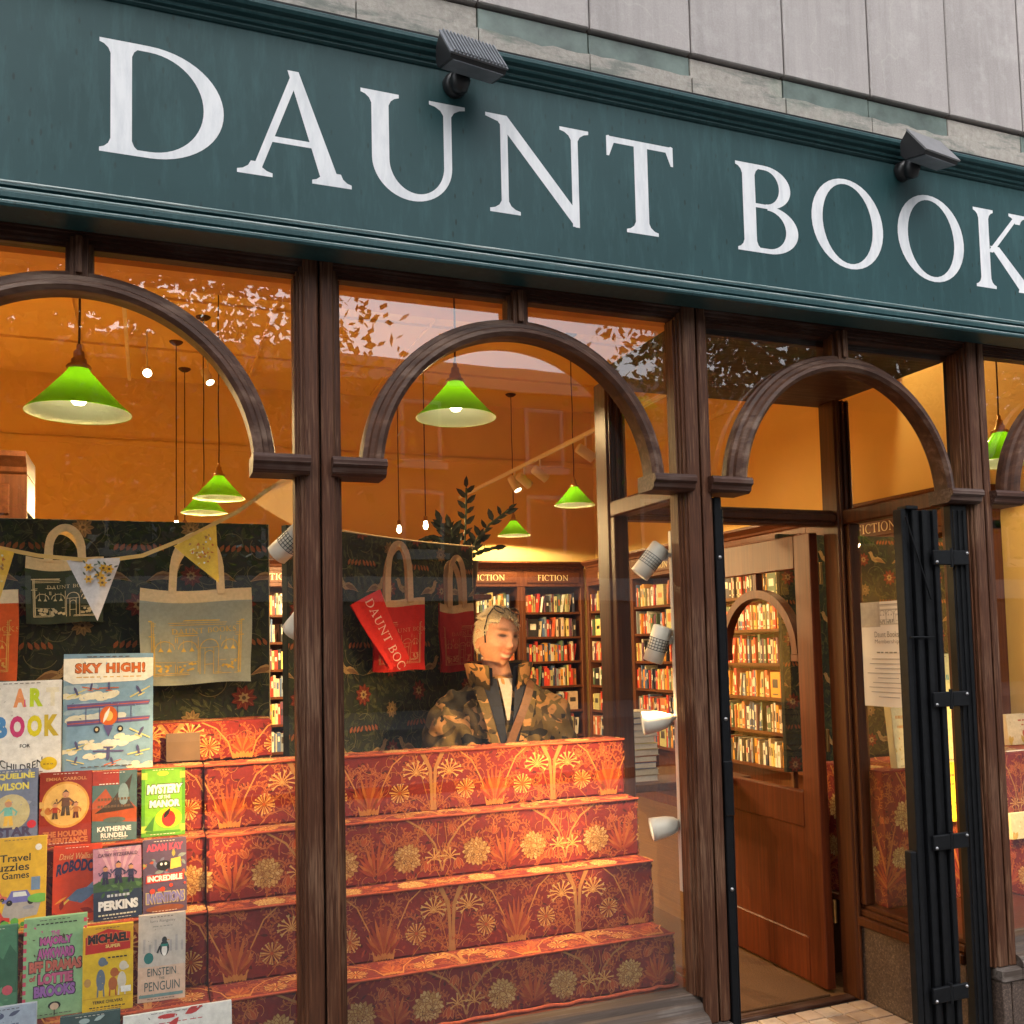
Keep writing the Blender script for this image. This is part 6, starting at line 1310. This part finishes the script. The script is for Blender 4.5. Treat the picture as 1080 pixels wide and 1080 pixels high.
# torso, arms, hands, legs (under the clothes)
for z, a, b in ((SHZ-.06, .15, .09), (SHZ-.17, .155, .10), (SHZ-.3, .145, .10), (SHZ-.42, .15, .105), (SHZ-.54, .165, .11)): ball(mb, (0, .02, z), (a, b, .11), 20)
for s in (-1, 1):
    A = [(s*.16, .02, SHZ-.045), (s*.215, .03, SHZ-.30), (s*.22, -.03, SHZ-.54), (s*.20, -.08, SHZ-.61)]
    sm_tube(mb, A, [.052, .042, .030, .026], 14); ball(mb, A[-1], (.040, .022, .045), 12)
    for k in range(4):
        x0 = s*(.172+.018*k); L = [.068, .078, .074, .058][k]; sm_tube(mb, [(x0, -.09, SHZ-.64), (x0, -.105, SHZ-.64-L*.5), (x0, -.095, SHZ-.64-L)], [.009, .0085, .007], 8)
    sm_tube(mb, [(s*.17, -.09, SHZ-.60), (s*.145, -.11, SHZ-.63), (s*.135, -.12, SHZ-.665)], [.011, .010, .008], 8)
    sm_tube(mb, [(s*.085, .02, SHZ-.56), (s*.095, .01, .50), (s*.10, .03, .09)], [.085, .055, .040], 16); ball(mb, (s*.10, -.03, .05), (.042, .12, .045), 14)
bodym = remeshed('body', mb, .0042, 1)
iH = HM.inverted(); nv = len(bodym.vertices); co = np.empty(nv*3); bodym.vertices.foreach_get('co', co); co = co.reshape(-1, 3)
iHn = np.array(iH); hl = co @ iHn[:3, :3].T+iHn[:3, 3]
X_, Y_, Z_ = hl[:, 0], hl[:, 1], hl[:, 2]; ax_ = np.abs(X_); fr_ = (Y_ < -.03)
col = np.tile(np.array([.58, .29, .175]), (nv, 1))
def blend(m, c): col[:] = col*(1-m[:, None])+np.array(c)*m[:, None]
gs = lambda cx, cz, sx, sz, sym=True: np.where(fr_, np.exp(-(((ax_ if sym else X_)-cx)/sx)**2-((Z_-cz)/sz)**2), 0)
blend(.55*gs(.042, -.028, .022, .018), (.56, .17, .11)); blend(.5*gs(0, -.03, .012, .012), (.54, .18, .12))
blend(np.clip(1.4*gs(.030, .040, .018, .0058), 0, .85), (.24, .12, .055)); blend(np.clip(1.8*gs(.031, .0165, .0145, .0060), 0, 1), (.05, .025, .02)); blend(.5*gs(.018, -.045, .005, .016), (.40, .15, .09)); blend(.4*gs(.031, .028, .014, .004), (.36, .14, .08)); blend(.35*gs(.031, .006, .014, .004), (.34, .13, .08))
smz = Z_-.006*(ax_/.025)**2; gm = lambda cz, sx, sz: np.where(fr_, np.exp(-(ax_/sx)**4-((smz-cz)/sz)**2), 0)
blend(np.clip(1.4*gm(-.054, .026, .0042), 0, .85), (.40, .09, .07)); blend(np.clip(1.5*gm(-.0745, .022, .0048), 0, .85), (.44, .10, .08)); blend(np.clip(2.0*gm(-.064, .023, .0040), 0, .95), (.74, .64, .52)); blend(.5*gs(.030, -.052, .004, .014), (.32, .12, .07))
ca = bodym.color_attributes.new('ink', 'FLOAT_COLOR', 'POINT'); ca.data.foreach_set('color', np.hstack([col, np.ones((nv, 1))]).ravel())
t_ = NT('skin'); a_ = t_.n('ShaderNodeAttribute'); a_.attribute_name = 'ink'; v_ = t_.coord((1, 1, 1)); n__ = t_.noise(v_, 90, 4)
p_ = t_.principled(t_.mix(1.0, a_.outputs['Color'], t_.ramp(n__, [(.3, (.88, .86, .86)), (.7, (1.08, 1.06, 1.05))]), 'MULTIPLY'), .5, t_.bump(n__, .15, .002)); p_.inputs['Subsurface Weight'].default_value = .12; p_.inputs['Subsurface Radius'].default_value = (.02, .008, .004); p_.inputs['Subsurface Scale'].default_value = .3
bodym.materials.append(MATS['skin']); bodym.polygons.foreach_set('use_smooth', [True]*len(bodym.polygons))
inst('body', bodym, per, Matrix.Identity(4))
# hair
simple('hair_blonde', (.66, .53, .34), .6, .32, 160, .4)
def hairy(x, y, z):                      # is this point of the head under hair?
    if y < -.035: return z > .074+.009*math.cos(x*70+1)+.005*math.sin(x*190)-.45*max(0, abs(x)-.040)
    if abs(x) > .045 and y < .022: return z > .012-.35*(y+.03)
    return z > -.055
rnd = random.Random(11); mb = MB(); NU = 90
gridp = {}
for j in range(NU+1):
    for i in range(NU): gridp[(i, j)] = head_point(i/NU, j/NU)
for j in range(NU):
    for i in range(NU):
        q = [(i, j), ((i+1) % NU, j), ((i+1) % NU, j+1), (i, j+1)]; c = sum((gridp[k] for k in q), Vector())/4
        if hairy(*c): mb.add([head_point(k[0]/NU, k[1]/NU, .003+.003*math.sin(k[0]*1.7)*math.sin(k[1]*2.3)+(.006 if k[1] > 62 else 0)*abs(math.sin(k[0]*.9))) for k in q], [(0, 1, 2, 3)], True)
for _ in range(7000):
    u, v = rnd.random(), math.acos(1-2*rnd.random())/math.pi; c = head_point(u, v)
    if not hairy(*c): continue
    n = Vector((c.x/.074**2, c.y/.096**2, c.z/.122**2)).normalized(); flow = Vector((c.x*3+.3*math.sin(c.z*50), .55+(-.9 if c.y < -.05 and c.z > .06 else 0)*rnd.random(), -.55 if c.z < .07 else .15)) ; flow = (flow-n*flow.dot(n)).normalized()
    L = rnd.uniform(.016, .042)*(1.15 if c.z > .06 else .6); side = n.cross(flow)*rnd.uniform(.0009, .0018); p0_ = c+n*.004; p1 = p0_+(n*.55+flow*.6)*L*.5; p2 = p1+(n*rnd.uniform(-.1, .3)+flow)*L*.5
    mb.add([p0_-side, p0_+side, p1+side*.8, p1-side*.8, p2], [(0, 1, 2, 3), (3, 2, 4)], True)
part('hair', mb.xf(HM), 'hair_blonde', per, True)
# jacket
def camo():
    t = NT('camouflage'); v = t.coord((1, 1, 1.2)); a = t.noise(v, 9, 2, .5, 1.2); v2 = t.coord((1, 1, 1.1)); 
    mp = t.n('ShaderNodeMapping'); mp.inputs['Location'].default_value = (3.1, 7.7, 1.3); t.l(v2, mp.inputs[0]); b = t.noise(mp.outputs[0], 10, 2, .5, 1.2)
    mp2 = t.n('ShaderNodeMapping'); mp2.inputs['Location'].default_value = (9.1, 2.7, 5.3); t.l(v2, mp2.inputs[0]); d = t.noise(mp2.outputs[0], 8, 2, .5, 1.5)
    st = lambda f, x: t.ramp(f, [(x-.008, (0, 0, 0)), (x+.008, (1, 1, 1))])
    c = t.mix(st(a, .52), (.15, .098, .032), (.44, .22, .075)); c = t.mix(st(b, .56), c, (.07, .045, .018)); c = t.mix(st(d, .61), c, (.012, .010, .008))
    f = t.noise(t.coord((1, 1, 1)), 14, 4); t.principled(c, .85, t.bump(f, .5, .02))
camo()
SEC = [(SHZ-.66, .195, .135), (SHZ-.5, .192, .132), (SHZ-.35, .188, .13), (SHZ-.2, .198, .132), (SHZ-.1, .215, .130), (SHZ-.045, .208, .120), (SHZ-.005, .175, .104), (SHZ+.03, .115, .085), (SHZ+.055, .085, .075)]
def sect(z):
    for (z0, a0, b0), (z1, a1, b1) in zip(SEC, SEC[1:]):
        if z <= z1: t = max(0, (z-z0)/(z1-z0)); return a0+(a1-a0)*t, b0+(b1-b0)*t
    return SEC[-1][1:]
def front(x, z, off=0.0): a, b = sect(z); return .02-b*math.sqrt(max(.02, 1-min(1, abs(x)/a)**2.4))-off
mb = MB(); mb.grid(lambda u, v: (lambda z, ab: (ab[0]*math.copysign(abs(math.cos(2*math.pi*u))**.85, math.cos(2*math.pi*u)), .02+ab[1]*math.copysign(abs(math.sin(2*math.pi*u))**.85, math.sin(2*math.pi*u))+.006*math.sin(9*u*6.28+z*22), z))(SEC[0][0]+v*(SEC[-1][0]-SEC[0][0]), sect(SEC[0][0]+v*(SEC[-1][0]-SEC[0][0]))), 60, 50, True, True)
mb.add([(SEC[0][1]*math.cos(a), .02+SEC[0][2]*math.sin(a), SEC[0][0]) for a in [2*math.pi*k/30 for k in range(30)]], [tuple(range(30))]); mb.add([(SEC[-1][1]*math.cos(a), .02+SEC[-1][2]*math.sin(a), SEC[-1][0]) for a in [2*math.pi*k/30 for k in range(30)]], [tuple(range(30))])
for s in (-1, 1):
    P = [(s*.145, .02, SHZ-.035), (s*.195, .02, SHZ-.10), (s*.232, .03, SHZ-.22), (s*.245, .02, SHZ-.34), (s*.245, -.01, SHZ-.44), (s*.235, -.05, SHZ-.55)]
    sm_tube(mb, P, [.066, .088, .086, .080, .072, .062], 18)
jm = remeshed('jacket', mb, .009, 3)
jv = len(jm.vertices); jc = np.empty(jv*3); jn = np.empty(jv*3); jm.vertices.foreach_get('co', jc); jm.vertices.foreach_get('normal', jn); jc = jc.reshape(-1, 3); jn = jn.reshape(-1, 3)
fold = .0055*np.sin(jc[:, 2]*62+np.abs(jc[:, 0])*55+4*np.sin(jc[:, 1]*20))*np.clip((np.abs(jc[:, 0])-.10)*9, .15, 1)+.005*np.sin(jc[:, 2]*26-jc[:, 0]*38+2)+.003*np.sin(jc[:, 0]*90+jc[:, 2]*50)
jm.vertices.foreach_set('co', (jc+jn*fold[:, None]).ravel()); jm.update()
jm.materials.append(MATS['camouflage']); jm.polygons.foreach_set('use_smooth', [True]*len(jm.polygons)); inst('jacket', jm, per, Matrix.Identity(4))
# collar: a standing band, open at the throat, flaring outwards, with a dark lining
def band(r0, r1, z0, z1, gap, th=.008, dz=.0, lean=.02):
    mb = MB()
    for o, flip in ((0, 1), (th, -1)):
        def f(u, v):
            if flip < 0: u = 1-u
            a = math.pi/2*-1+R_(gap)+(2*math.pi-2*R_(gap))*u; r = r0+(r1-r0)*v-o; fl = math.cos((u-.5)*math.pi)
            wv = .004*math.sin(u*23)*v
            return (r*1.05*math.cos(a)+hloc.x*.3, .022+r*math.sin(a)-(1-fl)*lean*v, z0+(z1-z0)*v-dz*(1-fl)*(1-v)-.01*(1-fl)*v+wv)
        mb.grid(f, 40, 7)
    return mb
part('collar', band(.102, .132, SHZ-.01, SHZ+.115, 26, .008, .07, .03), 'camouflage', per, True)
simple('navy_lining', (.012, .016, .03), .8, .3, 40, .2)
part('inner_collar', band(.088, .112, SHZ+.0, SHZ+.105, 22, .006, .10, .02), 'navy_lining', per, True)
def panel(fx, z0, z1, off, n=14, m=8): return MB().grid(lambda u, v: (lambda z: (lambda x: (x, front(x, z, off), z))(fx(u, (z-z0)/(z1-z0))))(z0+(z1-z0)*v), m, n)
part('shirt', panel(lambda u, t: (u-.5)*(.010+.048*t)+.01, SHZ-.11, SHZ+.05, .012), cmat((.52, .45, .36), .9, .12, 'cotton'), per, True)
for s in (-1, 1):
    part('lining', panel(lambda u, t, s=s: s*(.006+.030*t+u*(.026+.034*t))+.01, SHZ-.20, SHZ+.05, .020, 14, 6), 'navy_lining', per, True)
    part('lapel', panel(lambda u, t, s=s: s*(.030+.066*t+u*(.030+.012*t))+.01, SHZ-.22, SHZ+.045, .026, 14, 6), 'camouflage', per, True)
zp = MB()
for k in range(14): zp.box(.004, .014, front(.01, SHZ-.24-.022*k, .014), front(.01, SHZ-.24-.022*k, .004), SHZ-.25-.022*k, SHZ-.238-.022*k)
part('zip', zp, cmat((.62, .6, .56), .5), per, True)
for s in (-1, 1):
    fp = MB().grid(lambda u, v, s=s: (lambda x, z: (x, front(x, z, .010+.006*math.sin(math.pi*v)), z))(s*(.055+.10*u), SHZ-.34+.13*v), 8, 8); part('pocket', fp, 'camouflage', per, True)
mb = MB()
for s in (-1, 1): sm_tube(mb, [(s*.085, .02, SHZ-.50), (s*.095, .01, .52), (s*.10, .03, .10)], [.112, .078, .066], 18)
ball(mb, (0, .02, SHZ-.54), (.17, .125, .10), 18); tm_ = remeshed('trousers', mb, .012, 3); tm_.materials.append(MATS['jeans']); inst('trousers', tm_, per, Matrix.Identity(4))
for s in (-1, 1):
    mb = MB(); ball(mb, (s*.10, -.04, .05), (.05, .135, .055), 16); part('shoe', mb, 'shoe', per, True)
# eyeglasses pushed up on the hair
GM = WM[per.name] @ HM
gl_ = bpy.data.objects.new('eyeglasses', None); link(gl_, None, GM @ Matrix.Translation((0, -.052, .117)) @ Matrix.Rotation(R_(-52), 4, 'X')); props(gl_, 'black framed eyeglasses pushed up on the blonde hair', 'glasses')
mb = MB()
for s in (-1, 1): mb.tube([(s*.035+.026*math.cos(2*math.pi*k/24), .004*math.cos(2*math.pi*k/24), .020*math.sin(2*math.pi*k/24)) for k in range(25)], .0028, 8, False)
mb.tube([(-.010, 0, .006), (0, -.004, .009), (.010, 0, .006)], .0026, 8); part('frame', mb, 'black_plastic', gl_, True)
for s in (-1, 1):
    part('lens', MB().add([(s*.035+.025*math.cos(2*math.pi*k/20), .0, .019*math.sin(2*math.pi*k/20)) for k in range(20)], [tuple(range(20))]), 'inner_glass', gl_, True)
    part('temple', MB().tube([(s*.062, .0, .006), (s*.078, .03, -.005), (s*.082, .08, -.03), (s*.080, .115, -.07)], .0024, 8), 'black_plastic', gl_, True)
# cross-body bag with strap
bag = thing('crossbody_bag', 'brown cross-body bag with tan strap slung over the camouflage jacket', 'bag', (PX, PYY, 0), (0, 0, R_(-21.2+10)))
pts = [(.115-.235*t, front(.115-.235*t, SHZ+.02-.50*t, .020+.012*math.sin(math.pi*t)), SHZ+.035-.52*t) for t in [k/20 for k in range(21)]]
pts = [(.11, .06, SHZ+.03), (.118, .0, SHZ+.045)]+pts+[(-.17, -.10, SHZ-.56)]
part('strap', MB().sweep(pts, [(-.016, -.002), (.016, -.002), (.016, .002), (-.016, .002)], (0, -1, 0)), cmat((.15, .062, .024), .6, .15, 'leather'), bag, True)
part('pouch', MB().box(-.27, -.08, -.19, -.11, SHZ-.74, SHZ-.56, .015), cmat((.12, .05, .025), .5, .15, 'leather'), bag, True)
# ================================================================ ACROSS THE STREET (seen as reflections in the glass)
def street_tree(x, y, label, seed, H=13.0, r=3.5, nleaf=34000):
    rnd = random.Random(seed); t = thing('street_tree', label, 'tree', (x, y, 0), (0, 0, 0), 'street trees behind the viewer')
    part('trunk', MB().tube([(x+.05*math.sin(k), y+.04*math.cos(k*1.3), H*.62*k/8) for k in range(9)], [.19-.013*k for k in range(9)], 12), 'bark', t)
    cl = []
    for k in range(15):
        a = rnd.uniform(0, 6.3); z0 = rnd.uniform(2.4, 5.2); L = rnd.uniform(.7, 1)*r; e = (x+math.cos(a)*L*.85, y+math.sin(a)*L*.85, z0+rnd.uniform(.3, 2.2)); m = ((x+e[0])/2, (y+e[1])/2, (z0+e[2])/2+.25)
        part('limb', MB().tube([(x, y, z0), m, e], [.07, .045, .015], 8), 'bark', t); cl += [e, m]
    for k in range(44): a = rnd.uniform(0, 6.3); q = rnd.random()**.5*r*.8; cl.append((x+math.cos(a)*q, y+math.sin(a)*q, rnd.uniform(3.2, H)))
    vs, fs = [], []
    for k in range(nleaf):
        c = rnd.choice(cl); s = .62; p = Vector((rnd.gauss(c[0], s), rnd.gauss(c[1], s), rnd.gauss(c[2], s*.8)))
        if p.z < 2.3: continue
        L = rnd.uniform(.045, .09); a = Vector((rnd.gauss(0, 1), rnd.gauss(0, 1), rnd.gauss(0, .7))).normalized(); b = a.orthogonal().normalized(); b.rotate(Matrix.Rotation(rnd.uniform(0, 6.3), 3, a)); o = len(vs)
        vs += [p-a*L, p+b*L*.6, p+a*L, p-b*L*.6]; fs.append((o, o+1, o+2, o+3))
    part('crown', MB().add(vs, fs), 'leaf_tree', t)
street_tree(-.8, -7.6, 'leafy street tree by the kerb mirrored in the tote bag window', 3)
street_tree(9.8, -7.6, 'leafy street tree by the kerb mirrored in the door bay glass', 8)
street_tree(-9.5, -7.8, 'leafy street tree further along the kerb', 5)
ter = thing('terrace', 'pale terraced building across the road mirrored in the shop glass', 'building', (4, -20, 0))
part('wall', MB().box(-26, 30, -30, -20, 0, 8.2), 'terrace_brick', ter); part('parapet', MB().box(-26.2, 30.2, -30, -19.8, 8.2, 8.8), 'terrace_white', ter); part('shop_band', MB().box(-26, 30, -20.0, -19.85, 2.7, 3.3), 'terrace_white', ter)
wm = mesh_from('window', MB().box(-.55, .55, -.02, .06, 0, 1.6).box(-.68, .68, -.02, .12, -.16, 0)); wm.materials.append(MATS['terrace_white'])
pm = mesh_from('pane', MB().box(-.45, .45, .062, .07, .1, 1.5)); pm.materials.append(MATS['pot_black'])
for k in range(16):
    for z in (3.9, 6.2):
        o = inst('window', wm, ter, Matrix.Translation((-24+k*3.4-4, .0, z))); inst('pane', pm, o, Matrix.Identity(4))
for k in range(14):
    part('shop_window', MB().box(-24+k*3.8, -21.2+k*3.8, -19.99, -19.93, .6, 2.6), 'pot_black', ter)
# a few fallen leaves in the doorway
simple('dry_leaf', (.42, .17, .03), .8, .4, 60)
for k, (x, y, s_, a, lab) in enumerate(((2.28, .70, .028, .4, 'yellow fallen leaf at the edge of the coir mat'), (2.42, 1.02, .034, 1.9, 'curled brown fallen leaf on the coir mat'), (2.2, .52, .022, 2.8, 'small dry leaf on the doorway tiles'))):
    t = thing('fallen_leaf', lab, 'leaf', (x, y, .014 if y > .66 else .003), (0, 0, a))
    part('blade', MB().grid(lambda u, v: ((u-.5)*s_*2*math.sin(math.pi*min(.98, max(.02, v)))**.7*.7, (v-.5)*s_*2.4, .004*abs(u-.5)*4+.006*math.sin(v*4)), 5, 9), 'dry_leaf', t, True)
    part('stalk', MB().tube([(0, -s_*1.2, .002), (.004, -s_*1.7, .003)], .001, 5), 'dry_leaf', t, True)
